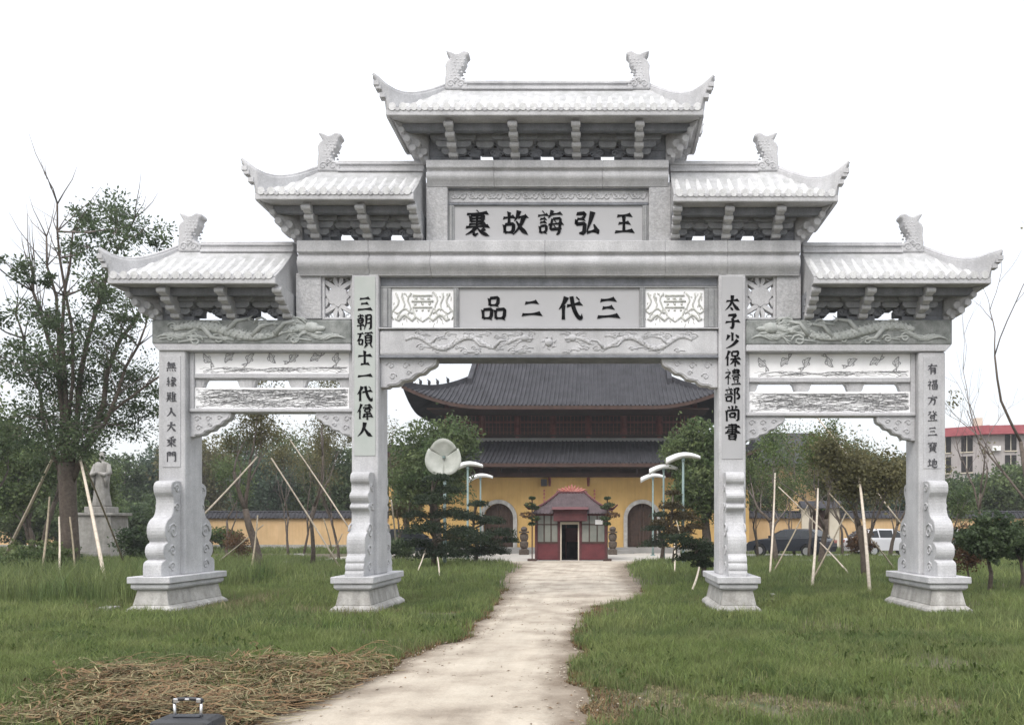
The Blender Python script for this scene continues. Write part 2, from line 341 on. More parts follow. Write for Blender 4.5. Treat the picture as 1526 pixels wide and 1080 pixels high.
PED = [(-8.40,15.3),(-4.645,15.3),(2.495,15.3),(6.38,15.3)]
_G = np.random.default_rng(77).uniform(0, 1, (64,64))
def vn(x, y, s, k=0):
    x = x/s+13.7*k; y = y/s+7.3*k; i = np.floor(x).astype(int); j = np.floor(y).astype(int); u = x-i; v = y-j
    u = u*u*(3-2*u); v = v*v*(3-2*v); g_ = lambda a,c: _G[(a*7+c*3)%64, (c*5+a)%64]
    return (g_(i,j)*(1-u)+g_(i+1,j)*u)*(1-v)+(g_(i,j+1)*(1-u)+g_(i+1,j+1)*u)*v
def blades(name, n, xr, yr, h, w, m, dens=None, seg=2, lean=.5, seed=1, keep=None):
    r = np.random.default_rng(seed)
    x = r.uniform(xr[0], xr[1], n); y = r.uniform(yr[0], yr[1], n)
    sel = ~bare(x, y)
    sel &= (x > (-40-CX)/F*y*1.02-3.5) & (x < (1560-CX)/F*y*1.02+3.5)
    if keep is not None: sel &= keep(x, y, r)
    x, y = x[sel], y[sel]; k = len(x)
    # height variation from smooth sines
    hv = .35+.45*vn(x,y,1.7)+.6*vn(x,y,.45,1)+.5*vn(x,y,.16,2)**2
    hh = h*.80*np.clip(hv, .22, 1.6)*r.uniform(.45, 1.25, k)
    pd = np.full(k, 9.)
    for a_,b_ in PED: pd = np.minimum(pd, np.maximum(np.abs(x-a_)-.42, np.abs(y-b_)-1.12))
    hh *= np.clip(.35+.75*pd, .35, 1)
    a = r.uniform(0, 2*np.pi, k); ln = r.uniform(.05, lean, k)*hh; ww = w*r.uniform(.6, 1.3, k)
    dx, dy = np.cos(a), np.sin(a)
    ang = r.uniform(0, 2*np.pi, k); wx, wy = np.cos(ang)*ww, np.sin(ang)*ww
    V = np.zeros((k, 5, 3)); z0 = np.full(k, -.01)
    V[:,0] = np.stack([x-wx, y-wy, z0], 1); V[:,1] = np.stack([x+wx, y+wy, z0], 1)
    mx, my = x+dx*ln*.35, y+dy*ln*.35
    V[:,2] = np.stack([mx-wx*.8, my-wy*.8, hh*.6], 1); V[:,3] = np.stack([mx+wx*.8, my+wy*.8, hh*.6], 1)
    V[:,4] = np.stack([x+dx*ln*1.3, y+dy*ln*1.3, hh], 1)
    i = np.arange(k)[:,None]*5
    T = np.concatenate([i+np.array([[0,1,3]]), i+np.array([[0,3,2]]), i+np.array([[2,3,4]])])
    return np_mesh(name, V.reshape(-1,3), T, m)
def gkeep(x, y, r):
    s = np.ones(len(x), bool)
    for a,b in PED: s &= ~((np.abs(x-a) < .42) & (np.abs(y-b) < 1.12))
    # bare patches and thin growth
    d = .5*vn(x,y,1.3,3)+.3*vn(x,y,.5,4)+.2*vn(x,y,.2,5)
    s &= (r.uniform(0,1,len(x)) < np.clip(2.9*(d-.22), .14, 1))
    for bx,by,ra,rb in [(1.5,6.85,.75,.42),(2.8,6.8,.8,.36),(4.3,6.6,.6,.3),(.35,7.0,.5,.6),(-7.2,9.6,.6,.25),(4.6,15.6,1.2,.35),(-6.6,14.4,.8,.2),(-3.0,14.0,.5,.5)]:
        q = ((x-bx)/ra)**2+((y-by)/rb)**2
        s &= (q > 1+.5*np.sin(x*9+y*7)) | (r.uniform(0,1,len(x)) < .12)
    # thin belt along the path
    mid = (le(y)+re_(y))/2; dl = np.where(x < mid, le(y)-x, x-re_(y)); rg = .22+.16*np.sin(x*7+y*3)+.12*np.sin(y*9.3)
    s &= (dl > rg) | (r.uniform(0,1,len(x)) < .12+1.8*np.clip(dl,0,1)**1.3)
    # straw heap area
    s &= ~((x < -2.3) & (y < 7.3+.25*np.sin(x*3)) & (x > -8)) | (r.uniform(0,1,len(x)) < .55)
    return s
def mask(k, lo, hi, sc=1.5):
    def f(x, y, r):
        m_ = gkeep(x, y, r); v = .6*vn(x,y,sc,k)+.4*vn(x,y,sc*.3,k+1); return m_ & (r.uniform(0,1,len(x)) < np.clip((v-lo)/(hi-lo),0,1))
    return f
FRONT = 'green lawn grass growing in front of and around the stone gate'
tag(blades('grass', 520000, (-12.5,8.5), (5.0,11.5), .13, .0035, M['grass'], seed=1, keep=gkeep), FRONT, 'grass', kind='stuff')
tag(blades('fresh_grass', 300000, (-12.5,8.5), (5.0,11.5), .17, .003, M['grass_fresh'], seed=21, lean=.8, keep=mask(9,.42,.7)), 'taller fresh yellow-green grass patches in the front lawn', 'grass', kind='stuff')
tag(blades('grass', 330000, (-18,13), (11.5,20), .17, .0055, M['grass'], seed=2, keep=gkeep), 'green lawn grass around the gate pedestals', 'grass', kind='stuff')
tag(blades('fresh_grass', 180000, (-18,13), (11.5,20), .24, .005, M['grass_fresh'], seed=22, lean=.8, keep=mask(5,.42,.7)), 'taller fresh grass patches around the gate pedestals', 'grass', kind='stuff')
tag(blades('grass', 260000, (-34,24), (20,39.4), .28, .010, M['grass'], seed=3, keep=gkeep), 'taller green grass beyond the gate on both sides of the path', 'grass', kind='stuff')
tag(blades('fresh_grass', 110000, (-34,24), (20,39.4), .36, .009, M['grass_fresh'], seed=23, lean=.8, keep=mask(6,.42,.7,2.5)), 'fresh light green grass patches beyond the gate', 'grass', kind='stuff')
tag(blades('grass', 60000, (-45,32), (45.6,56), .3, .02, M['grass'], seed=4, keep=gkeep), 'far green grass strip below the ochre walls', 'grass', kind='stuff')
tag(blades('dry_grass', 130000, (-12.5,9), (5.8,20), .13, .0035, M['grass2'], lean=1.2, seed=5, keep=mask(12,.25,.7)), 'dry brownish grass blades scattered through the lawn', 'dry grass', kind='stuff')
# broad-leaved weeds: little rosettes
def rosettes(n, xr, yr, size, seed, m):
    r = np.random.default_rng(seed); x = r.uniform(*xr, n); y = r.uniform(*yr, n); k_ = gkeep(x,y,r) & ~bare(x,y) & (vn(x,y,1.1,15) > .5); x, y = x[k_], y[k_]; n = len(x); q = 7
    a = r.uniform(0,2*np.pi,(n,q)); l = size*r.uniform(.5,1.3,(n,q)); z = r.uniform(.02,.13,(n,q)); zb = r.uniform(0,.04,(n,q))
    c, s_ = np.cos(a), np.sin(a); X0, Y0 = x[:,None], y[:,None]
    P = lambda t,w,zz: np.stack([X0+c*l*t-s_*l*w, Y0+s_*l*t+c*l*w, zz+0*l], -1)
    V = np.stack([P(.1,0,zb), P(.55,.22,zb*.4+z*.8), P(1,0,z), P(.55,-.22,zb*.4+z*.8)], 2).reshape(-1,3)
    return np_mesh('broadleaf_weeds', V, (np.arange(n*q)*4)[:,None]+np.arange(4)[None], m)
tag(rosettes(5200, (-9,5.2), (5.9,13), .06, 41, M['leaf_fresh']), 'low broad-leaved weeds scattered through the front lawn', 'weeds', kind='stuff')
def patchk(x, y, r):
    s = np.zeros(len(x), bool)
    for bx,by,ra,rb in [(1.5,6.85,.8,.5),(2.8,6.8,.9,.45),(4.3,6.6,.7,.4),(.35,7.0,.7,.8),(4.6,15.6,1.3,.45)]: s |= ((x-bx)/ra)**2+((y-by)/rb)**2 < 1.2
    return s & (vn(x,y,.12,8) > .42)
tag(blades('dry_grass', 260000, (-1,6), (6,16), .035, .0035, M['straw'], lean=3.5, seed=8, keep=patchk), 'dead stubble lying on the bare patches at the front right of the lawn', 'dry grass', kind='stuff')
def edgek(x, y, r):
    mid = (le(y)+re_(y))/2; dl = np.where(x < mid, le(y)-x, x-re_(y)); return (dl > -.05) & (dl < .5+.2*np.sin(y*4)) & (r.uniform(0,1,len(x)) < 1.0-1.3*np.clip(dl,0,.7))
tag(blades('dry_grass', 160000, (-3.8,1.6), (5.8,20), .05, .005, M['litter'], lean=2.5, seed=6, keep=edgek), 'brown dead stubble along both edges of the dirt path', 'dry grass', kind='stuff')

# straw heap: curved ribbons
def straw(name, n, region, label, seed, ht=.16, m='straw', L0=.35, w=.003):
    r = np.random.default_rng(seed); V = []; k = 0; allv = []; allf = []
    x = []; y = []
    while len(x) < n:
        a = r.uniform(-9, 0); b = r.uniform(6.0, 9.0)
        if region(a, b, r): x.append(a); y.append(b)
    x = np.array(x); y = np.array(y)
    hump = ht*(.55+.45*np.sin(x*2.2)*np.cos(y*3.1+x))
    z = np.abs(r.normal(0, .5, n))*hump+.02
    a = r.uniform(0, 2*np.pi, n); cur = r.normal(0, 2.2, n); ln = L0*r.uniform(.4, 1.4, n); tz = r.normal(0, .3, n)
    segs = 6; P = np.zeros((n, segs+1, 3)); P[:,0] = np.stack([x,y,z],1)
    for i in range(segs):
        aa = a+cur*i/segs*1.6
        st = ln/segs
        P[:,i+1] = P[:,i]+np.stack([np.cos(aa)*st, np.sin(aa)*st, (tz*np.cos(3*i/segs))*st], 1)
    P[:,:,2] = np.clip(P[:,:,2], .008, None)
    T = np.gradient(P, axis=1); N = np.stack([-T[:,:,1], T[:,:,0], T[:,:,2]*0+.4*np.abs(T[:,:,0])], 2)
    N /= np.linalg.norm(N, axis=2, keepdims=True)+1e-9
    ww = w*r.uniform(.6, 1.7, n)[:,None,None]
    A = P-N*ww; B = P+N*ww
    V = np.stack([A,B],2).reshape(n, -1, 3); base = (np.arange(n)*(segs+1)*2)[:,None]
    F_ = np.concatenate([base+np.array([[2*i,2*i+1,2*i+3,2*i+2]]) for i in range(segs)])
    o = np_mesh(name, V.reshape(-1,3), F_, M[m]); tag(o, label, 'straw', kind='stuff'); return o
def heap(a, b, r):
    p = CX+a/b*F; q = CY+EYE*F/b
    top = np.interp(p, [0,100,250,330,430,520,560], [1062,1026,998,1008,990,972,985])
    bot = np.interp(p, [0,350,380,470,530,560], [1100,1100,1075,1040,1010,995])
    return p > -30 and p < 560 and q > top+r.normal(0,6) and q < bot+r.normal(0,6)
straw('straw_heap', 8000, heap, 'heap of dry straw and pulled weeds at the front left of the lawn', 11, ht=.17)
straw('weed_heap', 5000, heap, 'dark withered weed stems mixed through the straw heap', 12, ht=.2, m='litter', w=.005)
# litter of leaves and pebbles on the path
lv = MB()
for i in range(260):
    y = random.uniform(6, 22); a, b = float(le(y)), float(re_(y)); x = random.choice([a,b])+random.gauss(0,.35) if random.random() < .8 else random.uniform(a,b)
    s = random.uniform(.008, .03); t = random.uniform(0, 3.1); z = .02
    c, n = math.cos(t)*s, math.sin(t)*s
    lv.add([(x-c,y-n,z),(x+n*.5,y-c*.5,z+.012),(x+c,y+n,z+.004),(x-n*.5,y+c*.5,z+.008)], [(0,1,2,3)])
tag(lv.build('fallen_leaves', M['litter'], fixn=False), 'small dead leaves and twigs littering the dirt path', 'litter', kind='stuff')
st = MB()
for i in range(2600):
    y = random.uniform(6, 30); a, b = float(le(y)), float(re_(y))
    x = random.choice([a,b])+random.gauss(0,.18) if random.random() < .6 else random.uniform(a,b)
    s = random.uniform(.003, .014)*random.uniform(.6,1.2); st.ball((x,y,.018+s*.2), (s*random.uniform(.8,1.4), s, s*.6), 5)
tag(st.build('pebbles', M['dirt'], fixn=False), 'pebbles and clods scattered over the dirt path', 'pebbles', kind='stuff')

# ------------------------------------------------------------------ brush characters (strokes on a 100 grid)
BX = lambda x0,y0,x1,y1: f"v {x0},{y1} {x0+2},{y0};z {x0},{y1-1} {x1},{y1+2} {x1-3},{y0};h {x0+2},{y0+1} {x1-2},{y0+2};"
REN = "p 30,96 20,66 4,44;v 20,64 20,4;"
SHI = "d 20,96 30,86;z 6,74 40,78 22,54 4,38;v 24,56 24,2;d 28,48 40,38;"
CH = {
'三':"h 18,80 80,86;h 26,50 72,54;h 6,14 94,20",'二':"h 20,72 78,78;h 6,20 94,26",'一':"h 6,46 94,54",
'王':"h 16,84 84,90;h 22,50 76,54;v 49,86 49,16;h 6,10 94,16",'士':"h 8,60 92,66;v 50,96 50,12;h 24,10 78,14",
'人':"p 50,94 46,62 30,30 6,8;n 46,64 60,38 76,18 98,8",'太':"h 10,62 88,70;p 50,98 48,62 34,34 6,6;n 48,62 60,38 76,18 96,6;d 38,24 54,6",
'大':"h 10,62 88,70;p 50,98 48,62 34,34 6,6;n 48,62 60,38 76,18 96,6",'子':"z 22,88 74,92 50,68;g 50,70 56,40 50,8 34,16;h 6,46 94,54",
'少':"v 50,98 50,44;p 28,80 22,62 10,48;d 70,82 90,62;p 82,50 60,24 34,8 10,-2",
'代':"p 34,94 24,68 4,44;v 22,66 22,4;h 34,58 94,70;g 54,96 62,50 78,16 94,6 96,28;d 74,94 86,82",
'品':BX(32,60,68,90)+BX(6,8,42,44)+BX(56,8,94,44),
'弘':"z 10,86 44,89 40,68;h 12,66 42,68;z 12,66 10,46 44,50 40,12 22,12;p 74,94 64,56 50,16;h 50,14 90,24;d 78,46 96,10",
'誨':"d 20,98 28,88;h 2,79 42,84;h 10,66 34,69;h 10,53 34,56;"+BX(10,14,36,40)+"p 58,99 52,82 42,70;h 54,84 94,89;z 58,68 50,26 94,30;z 58,67 90,70 84,14 74,6;h 42,45 99,51;d 66,62 73,53;d 64,42 71,33",
'故':"h 2,70 48,76;v 26,96 26,48;"+BX(8,14,44,46)+"p 64,98 58,76 46,58;h 60,72 96,79;p 84,77 70,40 42,6;n 54,58 70,30 99,6",
'裏':"d 48,101 56,93;h 10,85 92,91;"+BX(24,56,76,80)+"h 28,67 74,70;v 50,82 50,38;h 18,46 84,49;h 6,35 96,40;p 46,36 34,20 6,6;z 36,22 38,2 54,12;p 80,30 68,22 58,17;n 50,34 66,14 97,2",
'朝':"h 6,84 44,88;v 24,99 24,72;"+BX(10,42,40,70)+"h 12,55 38,58;h 2,25 48,30;v 25,40 25,0;p 60,92 60,40 46,2;z 60,90 90,93 88,12 76,4;h 60,66 88,68;h 60,42 88,44",
'碩':"h 4,86 42,90;p 24,86 18,60 2,40;"+BX(14,20,38,50)+"h 48,90 98,95;p 74,93 66,78;"+BX(54,28,92,76)+"h 56,61 90,63;h 56,45 90,47;p 64,24 56,10 46,0;d 82,24 97,2",
'偉':REN+"h 48,88 88,92;v 80,98 76,76;h 38,74 97,78;"+BX(50,48,84,66)+"h 42,34 92,38;v 48,34 46,22;h 36,18 99,23;v 66,46 66,0",
'保':REN+BX(46,64,86,91)+"h 36,44 99,50;v 67,64 67,0;p 64,44 52,26 36,12;n 68,46 80,26 99,12",
'禮':SHI+BX(52,68,92,90)+"h 54,79 90,81;v 65,99 65,68;v 79,99 79,68;h 44,56 98,60;"+BX(56,31,88,47)+"d 60,24 66,12;p 84,24 78,12;h 44,3 99,8",
'部':"d 26,99 32,90;h 6,80 50,86;d 16,74 22,61;p 42,75 36,58;h 2,52 54,58;"+BX(12,12,46,40)+"v 64,92 64,-2;z 64,90 92,92 76,66;g 76,66 94,46 88,28 72,30",
'尚':"v 50,99 50,74;d 24,93 34,78;p 76,95 66,78;v 14,68 16,2;z 14,66 88,72 86,10 72,6;"+BX(34,26,68,50),
'書':"z 22,90 76,93 74,66;h 4,77 96,82;h 20,65 76,68;h 14,54 84,57;h 4,43 96,47;v 49,101 49,36;"+BX(28,3,72,33)+"h 30,18 70,20",
'無':"p 30,99 8,76;h 20,84 84,88;h 10,64 90,68;v 26,84 26,40;v 42,84 42,40;v 58,84 58,40;v 74,84 74,40;h 4,38 96,43;d 16,28 8,8;d 36,27 40,10;d 58,27 64,10;d 80,28 93,8",
'緣':"z 26,97 10,76 30,76;z 30,76 8,52 40,56;v 24,52 24,8;d 14,38 4,20;d 34,38 44,24;p 64,99 56,84;z 52,88 88,90 80,74;h 46,70 98,75;p 70,70 46,52;g 62,62 74,40 66,8 54,12;p 68,46 46,30;p 72,30 46,10;p 90,62 76,50;n 74,46 98,10",
'難':"h 4,86 50,90;v 16,97 16,76;v 38,97 38,76;"+BX(12,54,44,72)+"h 8,42 48,46;h 2,30 52,34;p 28,74 24,30 4,4;n 28,28 50,6;p 66,99 54,66;v 60,74 60,4;d 76,97 82,86;h 60,74 96,78;h 60,54 92,57;h 60,34 92,37;h 60,10 98,14;v 78,76 78,12",
'入':"p 44,90 52,66 34,30 6,6;n 50,66 66,34 96,6",
'乘':"p 72,97 28,86;h 6,68 94,74;v 50,90 50,0;v 34,66 34,38;h 14,55 34,57;h 12,41 34,46;z 66,68 68,42 88,44;p 86,62 68,54;p 48,40 30,20 6,8;n 52,42 74,18 98,8",
'門':"v 12,92 12,0;z 12,92 42,94 40,60;h 12,77 40,79;h 12,61 40,63;v 58,94 58,60;z 58,93 90,95 90,6 76,8;h 58,78 88,80;h 58,62 88,64",
'有':"h 6,78 94,84;p 44,99 34,66 4,36;v 36,58 36,0;z 36,58 78,61 76,6 64,8;h 36,42 76,44;h 36,26 76,28",
'福':SHI+"h 48,90 96,94;"+BX(54,65,90,81)+BX(50,6,96,52)+"h 52,30 94,32;v 73,50 73,8",
'方':"d 48,99 56,88;h 6,74 94,80;z 38,56 76,60 70,12 54,8;p 44,76 38,40 8,4",
'登':"z 10,88 38,90 8,54;d 14,74 26,66;p 62,97 50,84;n 56,90 74,66 97,54;p 86,88 72,78;h 30,58 70,60;"+BX(28,29,72,47)+"d 34,23 40,10;p 68,23 62,10;h 6,3 94,8",
'寶':"d 46,101 54,94;v 10,90 8,78;z 10,88 92,91 84,78;h 16,76 44,78;h 18,66 42,68;h 12,56 46,58;v 30,76 30,57;h 54,76 88,78;v 70,84 70,68;"+BX(56,55,86,67)+BX(26,17,76,47)+"h 28,37 74,39;h 28,27 74,29;p 34,13 12,0;d 66,13 88,0",
'地':"h 4,60 38,66;v 22,86 22,22;h 2,16 42,28;z 46,56 90,66 86,32 76,30;v 68,92 68,30;g 54,76 50,20 56,8 90,6 97,22",
}
def stroke_poly(kind, pts, w):
    P = [Vector((a,b,0)) for a,b in pts]
    if kind in 'pngd' and len(P) > 2:
        for _ in range(2):
            Q = [P[0]]
            for a,b in zip(P[:-1], P[1:]): Q += [a.lerp(b,.25), a.lerp(b,.75)]
            Q.append(P[-1]); P = Q
    elif kind == 'z':
        Q = [P[0]]
        for i in range(1, len(P)-1):
            a, b, c = P[i-1], P[i], P[i+1]
            Q += [b+(a-b).normalized()*4, b+(c-b).normalized()*4]
        Q.append(P[-1]); P = Q
    # resample
    Q = []; tot = sum((b-a).length for a,b in zip(P[:-1],P[1:])); acc = 0; T = []
    for a,b in zip(P[:-1],P[1:]):
        n = max(1, int((b-a).length/9))
        for k in range(n): Q.append(a.lerp(b,k/n)); T.append((acc+(b-a).length*k/n)/tot)
        acc += (b-a).length
    Q.append(P[-1]); T.append(1)
    def wid(t):
        if kind == 'h': return w*(.80-.40*math.sin(math.pi*t)+.50*t**3)
        if kind == 'v': return w*(1.12-.25*math.sin(math.pi*t)-.25*t)
        if kind == 'p': return w*(1.3*(1-t)**.75+.05)
        if kind == 'n': return w*(.4+1.25*t) if t < .72 else w*max(.06, 1.3*(1-t)/.28)
        if kind == 'd': return w*(.35+1.05*t if t < .7 else 1.1*(1-t)/.3+.3)
        if kind == 'g': return w*(1.0 if t < .82 else max(.08, (1-t)/.18))
        return w*(.75+.3*t)*(1 if t < .9 else max(.3, (1-t)/.1))
    A, B = [], []
    for i,p in enumerate(Q):
        d = (Q[min(i+1,len(Q)-1)]-Q[max(i-1,0)]).normalized(); n = Vector((-d.y,d.x,0)); ww = wid(T[i])/2
        sk = 0
        if i == 0 and kind in 'hvz': sk = ww*.7
        if i == len(Q)-1 and kind in 'h': sk = ww*.7
        A.append(p+n*ww+d*sk*(1 if i == 0 else -1)); B.append(p-n*ww-d*sk*(0 if i == 0 else -.6))
    return A, B
def char(ch, cx, cz, size, yf, parent, m, th=.012, thick=17):
    st = [s for s in CH[ch].split(';') if s.strip()]
    w = thick*max(.46, 1.15-.036*len(st)); mb = MB()
    for k,s in enumerate(st):
        kd, *pp = s.split(); A, B = stroke_poly(kd, [tuple(float(q) for q in p.split(',')) for p in pp], w)
        f = lambda p, y: (cx+(p.x-50)/100*size, y, cz+(p.y-50)/100*size)
        n = len(A); y0 = yf-th-k*.0005; y1 = yf+.004
        vs = [f(p,y0) for p in A]+[f(p,y0) for p in B]+[f(p,y1) for p in A]+[f(p,y1) for p in B]
        fs = [(i,i+1,n+i+1,n+i) for i in range(n-1)]+[(i,2*n+i,2*n+i+1,i+1) for i in range(n-1)]+[(n+i,n+i+1,3*n+i+1,3*n+i) for i in range(n-1)]
        fs += [(0,n,3*n,2*n),(n-1,3*n-1,4*n-1,2*n-1)]
        mb.add(vs, fs)
    return mb.build('character', m, parent)

# ------------------------------------------------------------------ THE GATE
GY = 15.3
gate = thing('memorial_gate', 'pale granite memorial gate with four pillars, tiled tiers and black writing', 'memorial gate', (-1.07, GY, 0))
FB = 15.0
PX = [-8.40, -4.645, 2.495, 6.38]; PT = [pz(519,15), pz(404,15), pz(404,15), pz(524,15)]
PW = .265
ZS = .68
drum_meshes = {}
for i,(X,T) in enumerate(zip(PX,PT)):
    p = MB(); p.box(X-PW, X+PW, FB, 15.65, ZS-.01, T)
    pil = p.build('pillar', M['stone'], gate, bev=.035)
    # pedestal
    q = MB(); x0,x1,y0,y1 = X-.40,X+.40,14.22,16.38
    q.box(x0+.0,x1-.0,y0,y1,.555,ZS); ped = q.build('pedestal', M['stone'], gate, bev=.012)
    q = MB(); q.frustum((x0+.09,x1-.09,y0+.09,y1-.09), .43, (x0+.045,x1-.045,y0+.045,y1-.045), .47)
    q.box(x0+.045,x1-.045,y0+.045,y1-.045,.47,.55); q.build('moulding', M['stone'], ped, bev=.01)
    q = MB(); q.frustum((x0+.07,x1-.07,y0+.07,y1-.07), .15, (x0+.125,x1-.125,y0+.125,y1-.125), .43); q.build('dado', M['stone_warm'], ped, bev=.01)
    q = MB(); q.box(x0-.02,x1+.02,y0-.02,y1+.02,-.2,.075); q.frustum((x0-.02,x1+.02,y0-.02,y1+.02), .075, (x0+.07,x1-.07,y0+.07,y1-.07), .15)
    q.build('plinth', M['stone_warm'], ped, bev=.02)
    # drum stones, front and rear
    inner = i in (1,2)
    prof = [(.66,0),(.67,.10),(.66,.25),(.60,.29),(.50,.315),(.56,.345),(.605,.43),(.60,.53),(.55,.60),(.44,.635),(.51,.70),(.555,.82),(.54,.95),(.46,1.06),(.33,1.12),(.27,1.22),(.24,1.36),(.25,1.48),(.30,1.55),(.33,1.60),(.335,1.72),(.28,1.79),(.16,1.82)]
    if inner:
        prof = [(.66,0),(.67,.08),(.62,.11),(.66,.14),(.65,.22),(.60,.25),(.63,.28),(.60,.36),(.52,.40),(.555,.5),(.57,.66),(.53,.78),(.40,.84),(.30,.98),(.26,1.12),(.27,1.22),(.36,1.26),(.39,1.30),(.36,1.35),(.28,1.38),(.36,1.42),(.41,1.50),(.38,1.57),(.29,1.60),(.27,1.74),(.34,1.78),(.36,1.86),(.33,1.94),(.24,1.98)]
    for _ in range(1):
        pf = [prof[0]]
        for a_, b_ in zip(prof[:-1], prof[1:]): pf += [(a_[0]*.75+b_[0]*.25, a_[1]*.75+b_[1]*.25), (a_[0]*.25+b_[0]*.75, a_[1]*.25+b_[1]*.75)]
        prof = pf+[prof[-1]]
    for sgn in (-1, 1):
        base = FB+.01 if sgn < 0 else 15.64
        poly = [(base, ZS-.005)]+[(base+sgn*d, ZS-.005+z) for d,z in prof]+[(base, ZS-.005+prof[-1][1])]
        dm = MB(); dm.prism(poly, 'x', X-.175, X+.175)
        dr = dm.build('drum_stone', M['stone'], gate, bev=.012)
        sc = MB()       # carved scrolls on both cheeks
        for sx in (-1,1):
            for (d0,zz,r0) in ((.30,.16,.11),(.30,.47,.12),(.27,.84,.17),(.14,1.3,.09),(.15,1.66,.09)):
                pts = [(X+sx*.178, base+sgn*(d0+r0*(1-t/14)*math.cos(t*.75)), ZS+zz+r0*(1-t/14)*math.sin(t*.75)) for t in range(14)]
                sc.tube(pts, .018, 5)
        sc.build('carved_scroll', M['stone'], dr, smooth=True, kind='stuff')
# upper short pillars
u0, u1 = pz(359,15.02), pz(272,15.02)
for a,b in ((635,667),(967,1000)):
    q = MB(); q.box(px(a,15.02), px(b,15.02), 15.02, 15.6, u0-.02, u1+.01); q.build('upper_pillar', M['stone_rough'], gate, bev=.02)

def beam(name, x0, x1, ytop, ymid, ylip, ybot, d, depth=.9, m='stone', joints=()):
    """moulded beam: fascia above, groove, round torus, lip"""
    X0,X1 = px(x0,d), px(x1,d); zt, zm, zl, zb = [pz(v,d) for v in (ytop,ymid,ylip,ybot)]
    e = d+depth; c = (zm+zl)/2; r = (zm-zl)/2
    prof = [(d+.03,zt),(d+.03,zm+.045),(d+.10,zm+.03),(d+.10,zm)]
    prof += [(d+.10-r*.55*math.sin(math.pi*t/8), zm-(zm-zl)*t/8) for t in range(1,8)]
    prof += [(d+.10,zl),(d+.14,zb+.02),(d+.14,zb)]
    w = 2*(d+depth/2)
    prof = prof+[(w-a,b) for a,b in prof[::-1]]
    js = [X0]+[px(j,d) for j in joints]+[X1]; prev = None
    for i in range(len(js)-1):
        mb = MB(); mb.prism([(a_+(.0012 if i%2 else 0), b_-(.0012 if i%2 else 0)) for a_,b_ in prof], 'x', js[i]+(.0006 if i else 0), js[i+1]-(.0006 if i < len(js)-2 else 0)); prev = mb.build(name, M[m], gate, bev=.012)
    return prev
beam('cornice_beam', 634, 997, 237, 252, 267, 273, 14.86, joints=(735,898))
beam('cornice_beam', 441, 1194, 357, 378, 401, 407, 14.86, joints=(548,640,812,992,1085))

# upper sign bay
D = 15.06
def pbox(mb, x0, x1, y0, y1, d, th): return mb.box(px(x0,d), px(x1,d), d, d+th, pz(y1,d), pz(y0,d))
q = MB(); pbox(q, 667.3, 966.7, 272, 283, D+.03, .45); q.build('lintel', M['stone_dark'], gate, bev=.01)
q = MB(); pbox(q, 667.3, 966.7, 283.2, 302, D+.07, .38); q.build('frieze', M['stone'], gate, bev=.01)
fz = gate.children[-1]
sc = MB()
for k in range(22):
    cxp = 676+k*13.4; s = 1 if k%2 else -1
    pts = [(px(cxp+t*.9,D+.07), D+.068, pz(292+s*5*math.cos(t*.42)*(1-t/30),D+.07)) for t in range(15)]
    sc.tube(pts, .018, 5)
    pts = [(px(cxp+5*math.cos(t*.8)*(1-t/12),D+.07), D+.066, pz(292+5*math.sin(t*.8)*(1-t/12),D+.07)) for t in range(10)]
    sc.tube(pts, .014, 5)
sc.build('cloud_relief', M['stone'], fz, smooth=True, kind='stuff')
q = MB(); pbox(q, 667.3, 966.7, 302.2, 305.5, D+.02, .42); q.build('sill', M['stone_dark'], gate, bev=.008)
for a,b in ((667.3,676.5),(957.5,966.7)):
    q = MB(); pbox(q, a, b, 305.7, 358.5, D+.03, .4); pbox(q, a+3, b-3, 305.7, 358.5, D+.0, .03); q.build('sign_frame', M['frame'], gate, bev=.006)
q = MB(); pbox(q, 676.7, 957.3, 305.7, 358.5, D+.06, .3); sg = q.build('sign_panel', M['sign'], gate, label='upper grey sign panel with five black characters')
for ch,x in zip('裏故誨弘王', (711,768,820,874,930)):
    char(ch, px(x,D+.06), pz(333,D+.06), .51 if ch != '王' else .42, D+.06, sg, M['ink'])
# centre bay
D = 15.08
XA, XB = PX[1]+PW, PX[2]-PW
def cbox(mb, x0, x1, y0, y1, d, th): return mb.box(x0, x1, d, d+th, pz(y1,d), pz(y0,d))
q = MB(); cbox(q, XA+.002, XB-.002, 407.5, 426, D+.05, .45); q.build('lintel', M['stone_dark'], gate, bev=.012)
q = MB(); cbox(q, XA+.002, XB-.002, 426.2, 428.5, D+.02, .4); q.build('lintel_lip', M['frame'], gate, bev=.006)
lx0, lx1 = px(582,D), px(675,D); rx0, rx1 = px(962,D), px(1050,D); sx0, sx1 = px(683,D), px(953,D)
for a,b in ((XA+.002,lx0-.002),(lx1+.002,sx0-.002),(sx1+.002,rx0-.002),(rx1+.002,XB-.002)):
    q = MB(); cbox(q, a, b, 428.7, 487.5, D+.03, .38); q.box(a+(b-a)*.3, a+(b-a)*.7, D, D+.03, pz(487,D), pz(429,D)); q.build('sign_frame', M['frame'], gate, bev=.006)
q = MB(); cbox(q, sx0, sx1, 428.7, 487.5, D+.07, .3); sg = q.build('sign_panel', M['sign'], gate, label='wide lower grey sign panel with four black characters')
for ch,x in zip('品二代三', (736,792,850,906)):
    char(ch, px(x,D+.07), pz(459,D+.07), .49 if ch != '二' else .44, D+.07, sg, M['ink'])
